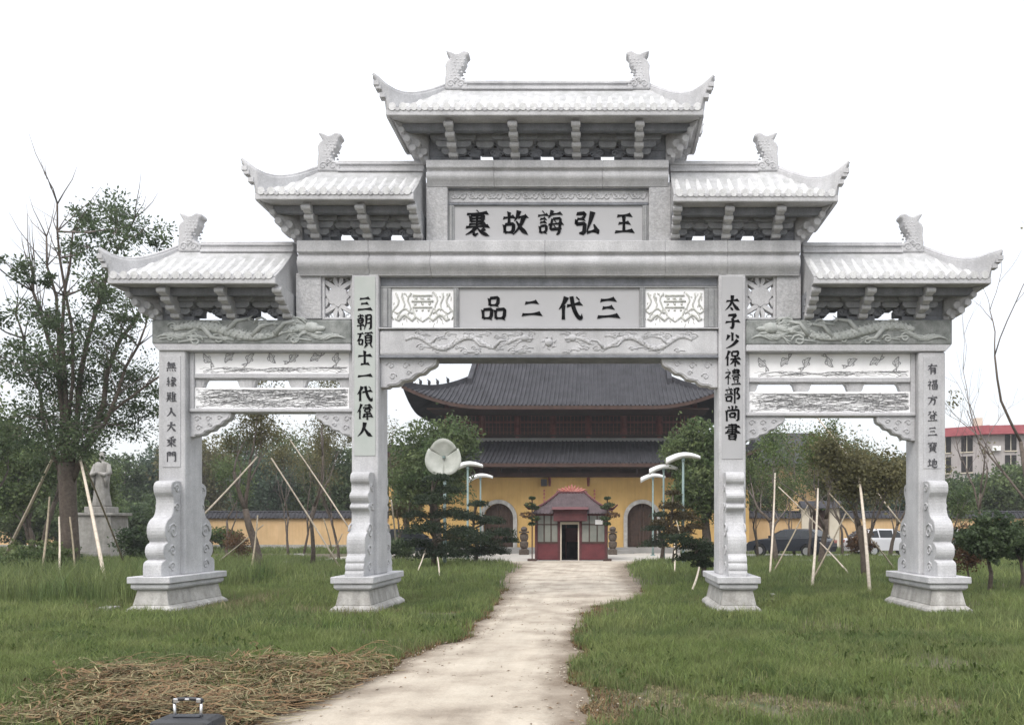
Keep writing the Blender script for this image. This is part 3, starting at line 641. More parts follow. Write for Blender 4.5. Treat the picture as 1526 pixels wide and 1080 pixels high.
for k,(a,b) in enumerate(((lx0,lx1),(rx0,rx1))):
    q = MB(); cbox(q, a, b, 428.7, 487.5, D+.07, .26); pn = q.build('carved_window', M['white'], gate)
    sc = MB(); z0,z1 = pz(487,D), pz(429,D); cx = (a+b)/2; cz = (z0+z1)/2; w2 = (b-a)/2; y = D+.068
    r = random.Random(5)
    for j,(hw,zz) in enumerate(((.24,.25),(.27,.14),(.24,.02))):      # hanging stone chime in the middle
        sc.tube([(cx-hw*.8,y,cz+zz),(cx+hw*.8,y,cz+zz)], .022, 6)
        for s in (-1,0,1): sc.ball((cx+s*hw*.5,y,cz+zz-.055), (.025,.02,.03), 6)
    sc.tube([(cx-.2,y,cz+.0),(cx-.14,y,cz-.16),(cx,y,cz-.26),(cx+.14,y,cz-.16),(cx+.2,y,cz)], .022, 6)
    for s in (-1,1):
        for t in range(3):       # wings of the bats, drapery
            ox = .22+.13*t
            pts = [(cx+s*(ox+.05*math.sin(u*1.1+t)+.015*u), y, cz+.30-.075*u) for u in range(8)]
            sc.tube(pts, [.022-.001*u for u in range(8)], 5)
        pts = [(cx+s*(.14+.065*u), y, cz-.17-.07*math.sin(u*1.5)-.02*(u==3)) for u in range(7)]; sc.tube(pts, .03, 6)
        pts = [(cx+s*(.2+.06*u), y, cz-.05-.05*math.cos(u*1.3)) for u in range(7)]; sc.tube(pts, .02, 6)
    for j in range(46):
        ax = cx+r.uniform(-w2*.92,w2*.92); az = cz+r.uniform(-.33,.33); l = r.uniform(.03,.09)
        sc.tube([(ax,y,az),(ax+r.uniform(-.03,.03),y,az-l)], [.014,.006], 5)
    sc.build('carving', M['line_soft'], pn, smooth=True, kind='stuff')
# big dragon beam over the path
D = 14.98
q = MB(); q.box(XA+.002-.0, XB-.002, D+.05, D+.60, pz(529,D), pz(490,D)); bb = q.build('dragon_beam', M['stone'], gate, bev=.05)
q = MB(); cbox(q, XA+.002, XB-.002, 487.7, 489.8, D+.01, .6); q.build('beam_lip', M['stone_smooth'], gate, bev=.006)
q = MB(); cbox(q, XA+.002, XB-.002, 529.2, 533, D+.04, .56); q.build('beam_lip', M['stone_dark'], gate, bev=.006)
def dragon(mb, x0, x1, zc, y, amp, r0, flip=1, waves=2.4, wisps=9, seed=1):
    """sinuous dragon body with head, legs, mane and cloud wisps, half sunk in the face at depth y"""
    rr = random.Random(seed); N = 64; Lx = x1-x0; P = []; Rr = []
    X = lambda t: x0+Lx*t if flip > 0 else x1-Lx*t
    for i in range(N+1):
        t = i/N; P.append((X(.06+.84*t), y+.0, zc+amp*math.sin(t*waves*2*math.pi+.4)*(1-.25*t))); Rr.append(r0*(.25+.9*math.sin(math.pi*min(1,t*1.15+.05))**.6) if t < .86 else r0*.8)
    mb.tube(P, Rr, 8, flat=(1,.55,1))
    for i in range(2, N-2, 2):       # dorsal fins
        a = Vector(P[i]); b = Vector(P[i+1])-Vector(P[i-1]); n = Vector((-b.z,0,b.x)).normalized()*(Rr[i]+r0*.35)
        if n.z < 0: n = -n
        mb.tube([a+n*.6, a+n+Vector((b.x,0,b.z))*.4], [r0*.3, r0*.06], 4)
    h = Vector(P[-1]); s = flip
    mb.ball(h+Vector((s*r0*1.2,0,0)), (r0*2,r0*.8,r0*1.35), 8)
    mb.ball(h+Vector((s*r0*3.2,0,-r0*.2)), (r0*1.3,r0*.6,r0*.65), 8); mb.ball(h+Vector((s*r0*2.8,0,-r0*1.2)), (r0*1.1,r0*.5,r0*.35), 8)
    for k in range(8):               # mane and horns
        a = k*.42-1.5
        mb.tube([h+Vector((-s*t*r0*(.9+.25*math.cos(a)), 0, r0*1.2*math.sin(a)*(1+.5*t)+r0*.5*math.sin(t*1.4+k))) for t in range(5)], [r0*.32,r0*.3,r0*.25,r0*.16,r0*.05], 5)
    for t0 in (.22,.42,.6,.78):      # legs with claws
        i = int(t0*N); a = Vector(P[i]); d = -1 if a.z > zc else 1
        k = a+Vector((s*r0*2, 0, d*r0*2.6)); f = a+Vector((s*r0*4.5, 0, d*r0*3.0))
        mb.tube([a,k,f], [r0*.75,r0*.5,r0*.35], 6)
        for c in (-1,0,1): mb.tube([f, f+Vector((s*r0*1.3,0,c*r0*.8))], [r0*.25,r0*.06], 4)
    for w in range(wisps):           # cloud wisps
        cx_ = x0+Lx*rr.uniform(.03,.97); cz_ = zc+rr.choice((-1,1))*amp*rr.uniform(.7,1.5); q_ = r0*rr.uniform(.9,1.6); g_ = rr.choice((-1,1))
        mb.tube([(cx_+g_*q_*(1.1-u*.09)*math.cos(u*.8), y, cz_+q_*(1-u*.08)*math.sin(u*.8)) for u in range(10)]+[(cx_-g_*q_*2.6, y, cz_-q_*.2)], r0*.26, 5)
    for i in range(3, N-3, 1):       # scales
        a = Vector(P[i]); mb.ball(a+Vector((0,-Rr[i]*.48,((i%3)-1)*Rr[i]*.5)), (Lx/N*.42, Rr[i]*.14, Rr[i]*.3), 5)
zc = (pz(490,D)+pz(529,D))/2
sc = MB(); xm = (XA+XB)/2
dragon(sc, XA+.35, xm-.25, zc, D+.05, .12, .050, 1, 2.2, 26, 2)
dragon(sc, xm+.25, XB-.35, zc, D+.05, .12, .050, -1, 2.2, 26, 3)
sc.ball((xm,D+.05,zc), (.08,.05,.08), 10)
for k in range(7): sc.tube([(xm+.1*math.cos(k*.9),D+.05,zc+.1*math.sin(k*.9)),(xm+.17*math.cos(k*.9+.4),D+.05,zc+.15*math.sin(k*.9+.4))],[.02,.005],4)
sc.build('dragon_relief', M['stone'], bb, smooth=True, kind='stuff')

# spandrel brackets under beams
def spandrel(xw, zt, w, h, d, s, th=.24):
    """s=+1: fixed to the pillar at xw and reaching right"""
    pts = [(0,0),(1,0),(1,-.10),(.985,-.22),(.93,-.30),(.85,-.36),(.80,-.46),(.76,-.52),(.66,-.55),(.60,-.63),(.56,-.72),(.46,-.76),(.38,-.78),(.34,-.88),(.28,-.93),(.16,-.94),(.12,-1),(0,-1)]
    poly = [(xw+s*a*w, zt+b*h) for a,b in pts]
    mb = MB(); mb.prism(poly, 'y', d, d+th); o = mb.build('spandrel', M['stone_smooth'], gate, bev=.015)
    sc = MB(); rr = random.Random(int(xw*10))
    for (a,b,r) in ((.18,-.25,.14),(.45,-.25,.13),(.72,-.2,.11),(.22,-.62,.13),(.5,-.5,.09)):
        g_ = rr.choice((-1,1))
        sc.tube([(xw+s*(a*w+g_*r*h*(1-u/13)*math.cos(u*.7)), d-.002, zt+b*h+r*h*(1-u/13)*math.sin(u*.7)) for u in range(12)], .014, 5)
    edge = [(xw+s*a*w*.95, d-.001, zt+b*h*.93) for a,b in pts[1:-1]]; sc.tube(edge, .012, 5)
    sc.build('carved_scroll', M['stone_smooth'], o, smooth=True, kind='stuff')
D = 15.12
spandrel(XA, pz(533.3,D), px(651,D)-XA, .58, D, 1); spandrel(XB, pz(533.3,D), XB-px(986,D), .58, D, -1)

# pierced side walls, dragon beams, fish panels for each side bay
def fish(mb, cx, cz, s, y, fl, ang):
    def P(a, b):
        c, n = math.cos(ang), math.sin(ang); a *= fl; return (cx+s*(a*c-b*n), y, cz+s*(a*n+b*c))
    r = .0085
    mb.tube([P(-.7+.14*i, .28*math.sin(math.pi*i/10)**.8+.10*math.sin(i*.5)) for i in range(11)], r, 4)
    mb.tube([P(-.7+.14*i, -.22*math.sin(math.pi*i/10)**.8+.10*math.sin(i*.5)) for i in range(11)], r, 4)
    mb.tube([P(.7,-.1),P(1.0,.18),P(1.25,.35),P(1.1,.1),P(1.3,-.05),P(1.0,-.12),P(.7,-.1)], r*1.3, 4)
    mb.tube([P(-.1,.33),P(.05,.52),P(.3,.5),P(.45,.2)], r*1.3, 4); mb.tube([P(-.1,-.15),P(0,-.4),P(.2,-.35)], r*1.2, 4)
    mb.ball(P(-.5,.05), .012, 6)
    mb.tube([P(-.35,.22),P(-.28,.05),P(-.33,-.12)], r, 4)
    for i in range(5):
        for j in (-1,0,1): mb.tube([P(-.15+.17*i,.05+j*.12+.05),P(-.1+.17*i,.0+j*.12+.05),P(-.15+.17*i,-.05+j*.12+.05)], r*.7, 3)
def waves(mb, x0, x1, z0, z1, y, n, seed, r=.006, big=1):
    rr = random.Random(seed)
    for k in range(n):
        a = x0+(x1-x0)*rr.random(); l = rr.uniform(.2,.8)*big; z = z0+(z1-z0)*rr.random()
        hgt = min(rr.uniform(.02,.06)*big, (z1-z)*.8+.005); ph = rr.uniform(0,3)
        pts = [(a+l*u/9, y, z+hgt*math.sin(math.pi*u/9)**2+.006*math.sin(u*2+ph)) for u in range(10)]
        pts = [p for p in pts if x0 < p[0] < x1]
        if len(pts) > 2: mb.tube(pts, r*rr.uniform(.6,1.3), 3)
        if rr.random() < .25*big:
            mb.tube([(a+.03*(1-u/9)*math.cos(u), y, z+.03*(1-u/9)*math.sin(u)) for u in range(8)], r, 3)

def side_bay(xw, xo, s, yoff, rough, pier, beamx):
    """xw: inner pillar's outer face, xo: outer pillar's inner face; s=-1 left, +1 right"""
    D = 15.06
    # wall blocks beside the inner pillar (above the dragon beam)
    z0, z1 = pz(475,D), pz(406.5,D)
    a, b = sorted((px(rough[0],D), px(rough[1],D))); q = MB(); q.box(a, b, D, D+.5, z0, z1); q.build('wall_block', M['stone_rough'], gate, bev=.02)
    a, b = sorted((px(pier[0],D), xw if True else 0)); 
    # pierced panel: frame bars + ornament with openings through it
    a, b = (px(pier[0],D), xw-.002) if s < 0 else (xw+.002, px(pier[1],D))
    q = MB(); w = b-a; h = z1-z0; y0,y1 = D+.04, D+.26
    q.box(a,a+.05,y0,y1,z0,z1); q.box(b-.05,b,y0,y1,z0,z1); q.box(a+.05,b-.05,y0,y1,z0,z0+.04); q.box(a+.05,b-.05,y0,y1,z1-.04,z1)
    pp = q.build('pierced_panel', M['stone'], gate, bev=.006)
    q = MB(); cx, cz = (a+b)/2, (z0+z1)/2
    q.prism([(cx+(w*.36+.02*math.cos(8*t))*math.cos(t)*.95, cz+(.18+.02*math.cos(8*t))*math.sin(t)) for t in [k*math.pi/16 for k in range(32)]], 'y', D+.06, D+.22)
    for sx in (-1,1):
        for sz in (-1,1):
            q.prism([(cx+sx*(w*.12),cz+sz*.12),(cx+sx*(w*.47),cz+sz*.27),(cx+sx*(w*.40),cz+sz*.33),(cx+sx*(w*.30),cz+sz*.30),(cx+sx*.02,cz+sz*.2)], 'y', D+.07, D+.21)
            q.prism([(cx+sx*.012,cz+sz*.15),(cx+sx*.10,cz+sz*.30),(cx+sx*.09,cz+sz*(h/2-.03)),(cx+sx*.035,cz+sz*(h/2-.03)),(cx+sx*.0,cz+sz*.25)], 'y', D+.075, D+.205)
            q.tube([(cx+sx*(w*.30+.05*math.cos(u)),D+.12,cz+sz*(.37+.04*math.sin(u))) for u in range(6)], .016, 5)
            q.prism([(cx+sx*w*.28,cz+sz*.02),(cx+sx*w*.46,cz+sz*.015),(cx+sx*w*.46,cz+sz*.16),(cx+sx*w*.40,cz+sz*.20),(cx+sx*w*.3,cz+sz*.1)], 'y', D+.08, D+.2)
    q.build('pierced_carving', M['stone'], pp, bev=.006)
    # dragon beam
    d = 14.93
    bx = sorted((px(beamx,d), xw+(.0 if s > 0 else 0)))
    if s < 0: bx = (px(beamx,d), xw-.003)
    else: bx = (xw+.003, px(beamx,d))
    zt, zb = pz(475.3,d), pz(511.5+yoff*.2,d)
    q = MB(); q.box(bx[0], bx[1], d+.04, d+.66, zb, zt); db = q.build('dragon_beam', M['stone_green'], gate, bev=.03)
    sc = MB(); zc = (zt+zb)/2
    dragon(sc, bx[0]+.25, bx[1]-.55, zc, d+.04, .12, .085, s*-1, 1.1, 12, 5 if s < 0 else 6)
    xe = bx[1] if s < 0 else bx[0]
    for k in range(7):       # waves at the ends
        sc.tube([(bx[0]+.1+.12*k+.09*u, d+.04, zb+.12+.05*math.sin(u*.9+k)+.03*k) for u in range(6)], [.012,.025,.03,.028,.02,.008], 5)
        sc.tube([(bx[1]-.1-.12*k-.09*u, d+.04, zb+.10+.05*math.sin(u*.8+k)+.03*k) for u in range(6)], [.012,.025,.03,.028,.02,.008], 5)
    sc.build('dragon_relief', M['relief_green'], db, smooth=True, kind='stuff')
    q = MB(); o1, o2 = (bx[0]+.02, xw-.003) if s < 0 else (xw+.003, bx[1]-.02)
    q.prism([(o1 if s > 0 else o1+.0, zb-.002),(o2,zb-.002),(o2-(.12 if s > 0 else 0),zb-.13),(o1+(.12 if s < 0 else 0),zb-.13)], 'y', d+.03, d+.68)
    q.build('beam_moulding', M['stone_smooth'], gate, bev=.015)
    zl = zb-.133
    # lower assembly
    A, B = sorted((xw, xo)); A += .002; B -= .002; D = 15.14
    y = {k: pz(v+yoff,D) for k,v in dict(p0=519.5,p1=556,b0=556.3,b1=563.5,g1=577,p2=608,b2=608.3,b3=614).items()}
    q = MB(); q.box(A, A+.09, D-.01, D+.3, y['b3'], zl); q.box(B-.09, B, D-.01, D+.3, y['b3'], zl); q.build('side_frame', M['stone_smooth'], gate, bev=.01)
    A += .092; B -= .092
    q = MB(); q.box(A, B, D+.03, D+.2, y['p1'], min(zl-.002,y['p0'])); f1 = q.build('carved_panel', M['white'], gate, label='white carved panel of leaping fish over waves')
    sc = MB(); n = 7; sw = (B-A)
    for k in range(n): fish(sc, A+sw*(.08+.14*k), (y['p0']+y['p1'])/2+.06, .165, D+.029, 1 if k%2 else -1, (.9 if k%3 else 2.2)*(1 if k < 4 else .6))
    waves(sc, A+.03, B-.03, y['p1']+.01, y['p1']+.12, D+.029, 60, 3, .005)
    sc.build('fish_carving', M['line'], f1, kind='stuff')
    q = MB(); q.box(A, B, D-.0, D+.28, y['b1'], y['b0']); q.build('side_rail', M['stone_smooth'], gate, bev=.012)
    for t in (.0, .33, .66, .985): 
        q = MB(); c = A+sw*t; q.box(max(A,c-.12), min(B,c+.12), D+.05, D+.2, y['g1'], y['b1']-.002)
        for g_ in (-1,1):
            x_ = c+g_*.12
            if A < x_ < B: q.prism([(x_,y['b1']-.002),(x_+g_*.1,y['b1']-.002),(x_+g_*.05,y['b1']-.06),(x_+g_*.03,y['g1']+.05),(x_,y['g1'])], 'y', D+.06, D+.19)
        q.build('strut', M['stone'], gate)
    q = MB(); q.box(A, B, D+.03, D+.2, y['p2'], y['g1']-.002); f2 = q.build('carved_panel', M['white'], gate, label='white carved panel covered in rolling waves')
    sc = MB(); waves(sc, A+.02, B-.02, y['p2']+.01, y['g1']-.04, D+.029, 300, 9, .0045, 1.3); sc.build('wave_carving', M['line'], f2, kind='stuff')
    q = MB(); q.box(A-.09, B+.09, D-.03, D+.3, y['b3'], y['b2']-.002); 
    q2 = q.build('side_rail', M['stone_smooth'], gate, bev=.02)
    zt = y['b3']-.002; d = 15.16
    a0, b0 = sorted((xw, xo)); spandrel(a0, zt, .80, .48, d, 1, .2); spandrel(b0, zt, .76, .48, d, -1, .2)
side_bay(PX[1]-PW, PX[0]+PW, -1, 0, (440.5,478.5), (478.8,522), 224)
side_bay(PX[2]+PW, PX[3]-PW, 1, 6, (1157.2,1194), (1113,1157), 1421)

# inscription strips on pillars
def strip(i, x, ytop, ybot, text, y0, dy, size, m, ink, hw, label):
    q = MB(); X = px(x,FB); q.box(X-hw, X+hw, FB-.012, FB+.02, pz(ybot,FB), pz(ytop,FB)); o = q.build('inscription_panel', m, gate, bev=.006, label=label)
    for k,ch in enumerate(text): char(ch, X, pz(y0+dy*k,FB), size if ch != '一' else size*1.0, FB-.012, o, ink, th=.008, thick=17 if size > .2 else 15)
    return o
strip(1, px_ if False else CX+PX[1]/FB*F, 412, 679, '三朝碩士一代偉人', 453, 26.7, .315, M['sign_green'], M['ink'], .205, 'tall inscription strip on the inner left pillar')
strip(2, CX+PX[2]/FB*F, 412, 684, '太子少保禮部尚書', 452, 27.3, .315, M['sign'], M['ink'], .205, 'tall inscription strip on the inner right pillar')
strip(0, CX+PX[0]/FB*F, 530, 696, '無緣難入大乘門', 547, 22.2, .20, M['stone_smooth'], M['ink_old'], .175, 'small inscription strip on the outer left pillar')
strip(3, CX+PX[3]/FB*F, 531, 698, '有福方登三寶地', 550, 23.2, .20, M['stone_smooth'], M['ink_old'], .175, 'small inscription strip on the outer right pillar')

# ---- roofs
def ornament(X, Z, s, parent, sc=1.0):
    """fish-tailed ridge finial; s=+1 faces right (towards the ridge)"""
    pts = [(0,0),(1.5,0),(1.58,.3),(1.5,.62),(1.2,.72),(1.0,.95),(.95,1.2),(1.15,1.5),(1.38,1.85),(1.45,2.25),(1.66,2.4),(1.62,2.62),(1.25,2.68),(.95,2.5),(.72,2.46),(.35,2.62),(.02,2.70),(.2,2.4),(.36,2.15),(.12,1.95),(0,1.7),(.04,1.2),(-.02,.7)]
    k = .285*sc; mb = MB()
    mb.prism([(X+s*(a-.75)*k, Z+b*k) for a,b in pts], 'y', GY-.12*sc, GY+.12*sc)
    o = mb.build('ridge_ornament', M['stone'], parent, bev=.03)
    q = MB(); rr = random.Random(3)
    for yy in (-.115*sc, .115*sc):
        for r_ in range(6):
            for c in range(3): q.ball((X+s*(.45+.26*c+.12*(r_%2)+.05*r_-.75)*k, GY+yy, Z+(.95+.22*r_)*k), (.028*sc,.012,.022*sc), 6)
        for (a,b,r) in ((.4,.35,.3),(1.1,.35,.3),(.75,.62,.2)):
            q.tube([(X+s*(a-.75+r*(1-u/12)*math.cos(u*.8))*k, GY+yy, Z+(b+r*(1-u/12)*math.sin(u*.8))*k) for u in range(11)], .02*sc, 5)
    q.build('carved_scales', M['stone'], o, smooth=True, kind='stuff')
def gate_roof(xe0, xe1, xr0, xr1, ye, yr, yb, hl, hr, stacks, tipL=None, tipR=None, boardx=None, orn=(), ntile=None, ridge=(0,0), rh=.16, label=None):
    OV = .95; YF = GY-OV; OB = .52; YBk = GY+OB
    Xe0, Xe1 = px(xe0,YF), px(xe1,YF); Xr0, Xr1 = px(xr0,GY), px(xr1,GY)
    if not hl: Xe0 = Xr0
    if not hr: Xe1 = Xr1
    Ze = pz(ye,YF); Zr = pz(yr,GY); H = Zr-Ze; band = .10
    prf = lambda t: Ze+H*(.82*t+.18*t*t)
    rt = bpy.data.objects.new('roof', None)
    # slab
    mb = MB(); K = 6
    ring = []
    for k in range(K+1):
        t = k/K; x0 = Xe0+(Xr0-Xe0)*t*.995; x1 = Xe1+(Xr1-Xe1)*t*.995; d = OV*(1-t)+.06*t; e_ = OB*(1-t)+.06*t
        ring.append([(x0,GY-d,prf(t)),(x1,GY-d,prf(t)),(x1,GY+e_,prf(t)),(x0,GY+e_,prf(t))])
    bot = [(Xe0,YF,Ze-band),(Xe1,YF,Ze-band),(Xe1,YBk,Ze-band),(Xe0,YBk,Ze-band)]
    V = bot+[p for r in ring for p in r]; Fc = [(3,2,1,0)]
    for k in range(K+1):
        for j in range(4): Fc.append((k*4+j, k*4+(j+1)%4, (k+1)*4+(j+1)%4, (k+1)*4+j))
    n = len(V); Fc.append((n-4,n-3,n-2,n-1)); mb.add(V, Fc)
    rt = mb.build('roof', M['stone'], gate, label=label)
    # eave fascia lip (a little proud), underside purlins
    q = MB(); q.box(Xe0-.02, Xe1+.02, YF-.03, YF+.04, Ze-band-.03, Ze-.015); q.box(Xe0-.02, Xe1+.02, YBk-.04, YBk+.03, Ze-band-.03, Ze-.015)
    if hl: q.box(Xe0-.03, Xe0+.04, YF+.045, YBk-.045, Ze-band-.03, Ze-.015)
    if hr: q.box(Xe1-.04, Xe1+.03, YF+.045, YBk-.045, Ze-band-.03, Ze-.015)
    q.build('eave_board', M['stone'], rt, bev=.012)
    q = MB(); q.box(Xe0+.15*hl, Xe1-.15*hr, YF+.30, YF+.42, Ze-band-.14, Ze-band-.001)
    q.build('purlin', M['stone_dark'], rt, bev=.01)
    # tile rows
    def row(L_, up=True):
        m_ = MB(); r = .056; K = 4; k2 = max(2, int(K*L_+.5))
        for k in range(k2):
            t0, t1 = L_*k/k2, L_*(k+1)/k2
            ra, rb = r*1.03, r*.98       # each tile laps over the one below
            va = []; 
            for t,rad in ((t0,ra),(t1,rb)):
                for j in range(6):
                    a = math.pi*j/5; va.append((rad*math.cos(a), OV*t-.0, prf(t)-Ze+rad*math.sin(a)*1.05))
            m_.add(va, [(j,j+1,7+j,6+j) for j in range(5)]+[(5,4,3,2,1,0)])
        # round end disc and drip tile
        m_.tube([(0,-.045,.03),(0,.02,.03)], [.075,.07], 10)
        return m_
    n = ntile; sp_ = (Xe1-Xe0)/n; full = None
    for side in (1,-1):
        for k in range(n):
            X = Xe0+sp_*(k+.5); t = 1
            if hl and X < Xr0: t = min(t, (X-Xe0)/(Xr0-Xe0))
            if hr and X > Xr1: t = min(t, (Xe1-X)/(Xe1-Xr1))
            if t < .1: continue
            if t > .999:
                if full is None:
                    o = row(.97).build('tile_row', M['tile'], None); COL.objects.unlink(o); full = o.data
                o = bpy.data.objects.new('tile_row', full)
            else:
                o_ = row(t).build('tile_row', M['tile'], None); o = o_; COL.objects.unlink(o)
            link(o, rt); w = Vector((X, YF if side > 0 else YBk, Ze)); o.location = w-wloc(rt)
            if side < 0: o.rotation_euler = (0,0,math.pi); o.scale = (1,OB/OV,1)
    # pan tiles between rows: a pale sheet just proud of the slab
    q = MB()
    for side in (1,-1):
        V = []; 
        for k in range(7):
            t = k/6; x0 = Xe0+(Xr0-Xe0)*t; x1 = Xe1+(Xr1-Xe1)*t; V += [(x0+.005, GY-side*((OV if side > 0 else OB)-.004)*(1-t*.93), prf(t)+.012),(x1-.005, GY-side*((OV if side > 0 else OB)-.004)*(1-t*.93), prf(t)+.012)]
        q.add(V, [(2*k,2*k+1,2*k+3,2*k+2) for k in range(6)])
    for h,(xe,xr) in ((hl,(Xe0,Xr0)),(hr,(Xe1,Xr1))):
        if h:
            V = []
            for k in range(7):
                t = k/6; x = xe+(xr-xe)*t; V += [(x,GY-OV*(1-t),prf(t)+.012),(x,GY+OB*(1-t),prf(t)+.012)]
            q.add(V, [(2*k,2*k+1,2*k+3,2*k+2) for k in range(6)])
    q.build('pan_tiles', M['pan'], rt, fixn=False)
    # scalloped drip tiles along the eave
    q = MB()
    for side in (1,-1):
        for k in range(n-1):
            X = Xe0+sp_*(k+1); yy = YF-.035 if side > 0 else YBk+.035
            q.prism([(X-sp_*.3,Ze+.01),(X-sp_*.2,Ze-.03),(X,Ze-.055),(X+sp_*.2,Ze-.03),(X+sp_*.3,Ze+.01)], 'y', yy-.012, yy+.006)
    q.build('drip_tiles', M['stone'], rt, kind='stuff')
    # ridge
    a, b = px(ridge[0],GY), px(ridge[1],GY)
    q = MB(); q.box(a, b, GY-.10, GY+.10, Zr-.02, Zr+rh); q.box(a, b, GY-.13, GY+.13, Zr+rh*.55, Zr+rh*.75); q.box(a,b,GY-.15,GY+.15,Zr-.03,Zr+.02)
    q.build('ridge', M['stone'], rt, bev=.01)
    # hip ridges with upturned tips (four corners as present)
    for h,(xe,xr),tp,s in ((hl,(Xe0,Xr0),tipL,-1),(hr,(Xe1,Xr1),tipR,1)):
        if not h: continue
        tx = px(tp[0],YF-.1)-xe; tz = pz(tp[1],YF-.1)-Ze
        for side in (1,-1):
            OS = OV if side > 0 else OB; yy = lambda v: GY-side*v
            tops = []; bots = []
            for k in range(9):
                t = 1-k/8; x = xe+(xr-xe)*t; lift = .10+.06*(1-t)+.24*(1-t)**4
                tops.append((x, yy(OS*(1-t)), prf(t)+lift)); bots.append((x, yy(OS*(1-t)), prf(t)-.02))
            z1 = tops[-1][2]-Ze
            for k in range(1,8):
                u = k/7; x = xe+tx*u; zt = Ze+z1+(tz-z1)*u**1.1; th = (.26*(1-u)**1.2+.05)
                tops.append((x, yy(OS+.10*u), zt)); bots.append((x, yy(OS+.10*u), max(zt-th, Ze-.02)))
            m_ = MB(); m_.blade(tops, bots, .13); hp = m_.build('hip_ridge', M['stone'], rt, bev=.012)
            c = MB(); c.tube([Vector(p)+Vector((0,0,.012)) for p in tops], [.05]*9+[.048,.046,.044,.042,.04,.036,.03], 6)
            for u in (.4,.62,.84):       # stepped leaf notches under the tip
                k = 8+u*7; i0 = int(k); p = Vector(bots[i0]); c.box(p.x-.05, p.x+.05, p.y-.075, p.y+.075, p.z-.05, p.z+.03)
            c.build('hip_cap', M['stone'], hp, smooth=False)
    for (ox,s_) in orn: ornament(px(ox,GY), Zr-.01, s_, gate)
    # bracket frame
    D = 15.0; zb = pz(yb,D); zt = Ze-band; X0, X1 = px(boardx[0],D+.12), px(boardx[1],D+.12)
    hh = zt-zb; y0, y1 = D+.12, D+.34
    sx_ = [px(v,D-.15) for v in stacks]
    q = MB(); q.box(X0, X1, y0, y1, zb+.50*hh, zt+.0-.002)
    # lower zone with keyhole openings centred between stacks
    mids = [(a+b)/2 for a,b in zip(sx_[:-1], sx_[1:])]
    def zone(za, zc_, hw):
        xs = [X0]
        for m_ in mids: xs += [m_-hw, m_+hw]
        xs.append(X1)
        for i in range(0, len(xs), 2):
            if xs[i+1]-xs[i] > .01: q.box(xs[i], xs[i+1], y0+.002*i, y1, za, zc_)
    zone(zb-.01, zb+.20*hh, .27); zone(zb+.20*hh, zb+.44*hh, .13); 
    # arch shoulders and small holes zone
    xs = [X0]
    for m_ in mids: xs += [m_-.20, m_-.09, m_-.03, m_+.03, m_+.09, m_+.20]
    xs.append(X1)
    xs = [X0]
    for m_ in mids: xs += [m_-.17, m_-.06, m_+.06, m_+.17]
    xs.append(X1)
    for i in range(0, len(xs)-1, 2): q.box(xs[i], xs[i+1], y0, y1-.002, zb+.44*hh, zb+.50*hh)
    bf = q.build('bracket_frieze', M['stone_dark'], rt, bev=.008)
    for yy_,s3 in ((y0,-1),(y1,1)):       # cross arms and cloud blocks on both faces
        q = MB()
        cs = [(v,0) for v in sx_]+[(v,1) for v in mids]
        for v,kd in cs:
            for (hz,hw_,o_) in (((.30,.24,.10),(.52,.34,.16),(.74,.44,.22)) if not kd else ((.56,.17,.09),(.78,.26,.16))):
                z_ = zb+hz*hh; t_ = .075*hh/.6; a0_ = max(X0+.01, v-hw_); a1_ = min(X1-.01, v+hw_)
                if a1_-a0_ < .1: continue
                pl = [(a0_,z_+t_),(a0_,z_),(a0_+.05,z_-t_*.7),(a1_-.05,z_-t_*.7),(a1_,z_),(a1_,z_+t_)]
                q.prism(pl, 'y', min(yy_+s3*.003*(1+kd), yy_+s3*o_), max(yy_+s3*.003*(1+kd), yy_+s3*o_))
                for e_ in (a0_+.035,(a0_+a1_)/2,a1_-.035): q.box(e_-.035, e_+.035, min(yy_+s3*.004, yy_+s3*(o_+.012)), max(yy_+s3*.004, yy_+s3*(o_+.012)), z_+t_+.001, z_+t_*1.9)
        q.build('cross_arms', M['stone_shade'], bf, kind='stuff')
        q = MB()      # near-black blocks standing in for the shade of slots around the keyholes
        for v in mids:
            for (dx_,hz,w_,h_) in ((-.40,.30,.10,.05),(.40,.30,.10,.05),(0,.64,.10,.05),(-.17,.60,.05,.035),(.17,.60,.05,.035)):
                if X0 < v+dx_-w_ and v+dx_+w_ < X1: q.box(v+dx_-w_, v+dx_+w_, min(yy_-s3*.03,yy_+s3*.002), max(yy_-s3*.03,yy_+s3*.002), zb+hz*hh-h_, zb+hz*hh+h_*.6)
        q.build('slot_shade', M['dark'], bf, kind='stuff')
    q = MB()       # cloud-like bosses carved around the openings
    for m_ in mids:
        for s_ in (-1,1):
            q.tube([(m_+s_*(.14+.07*(1-u/10)*math.cos(u*.8)), y0, zb+.33*hh+.07*(1-u/10)*math.sin(u*.8)) for u in range(9)], .02, 5)
            q.tube([(m_+s_*(.30+.05*(1-u/10)*math.cos(u*.8)), y0, zb+.28*hh+.05*(1-u/10)*math.sin(u*.8)) for u in range(9)], .018, 5)
            q.tube([(m_+s_*.02,y0,zb+.62*hh),(m_+s_*.12,y0,zb+.70*hh),(m_+s_*.22,y0,zb+.62*hh),(m_+s_*.34,y0,zb+.72*hh)], .022, 5)
    q.build('cloud_relief', M['stone_dark'], bf, smooth=True, kind='stuff')
    # bracket stacks front and back
    pr = []
    out = [(.0,.10),(.10,.15),(.18,.17),(.24,.30),(.36,.33),(.40,.30),(.44,.45),(.56,.49),(.62,.46),(.66,.60),(.80,.64),(.84,.60),(1.0,.60)]
    ref = None
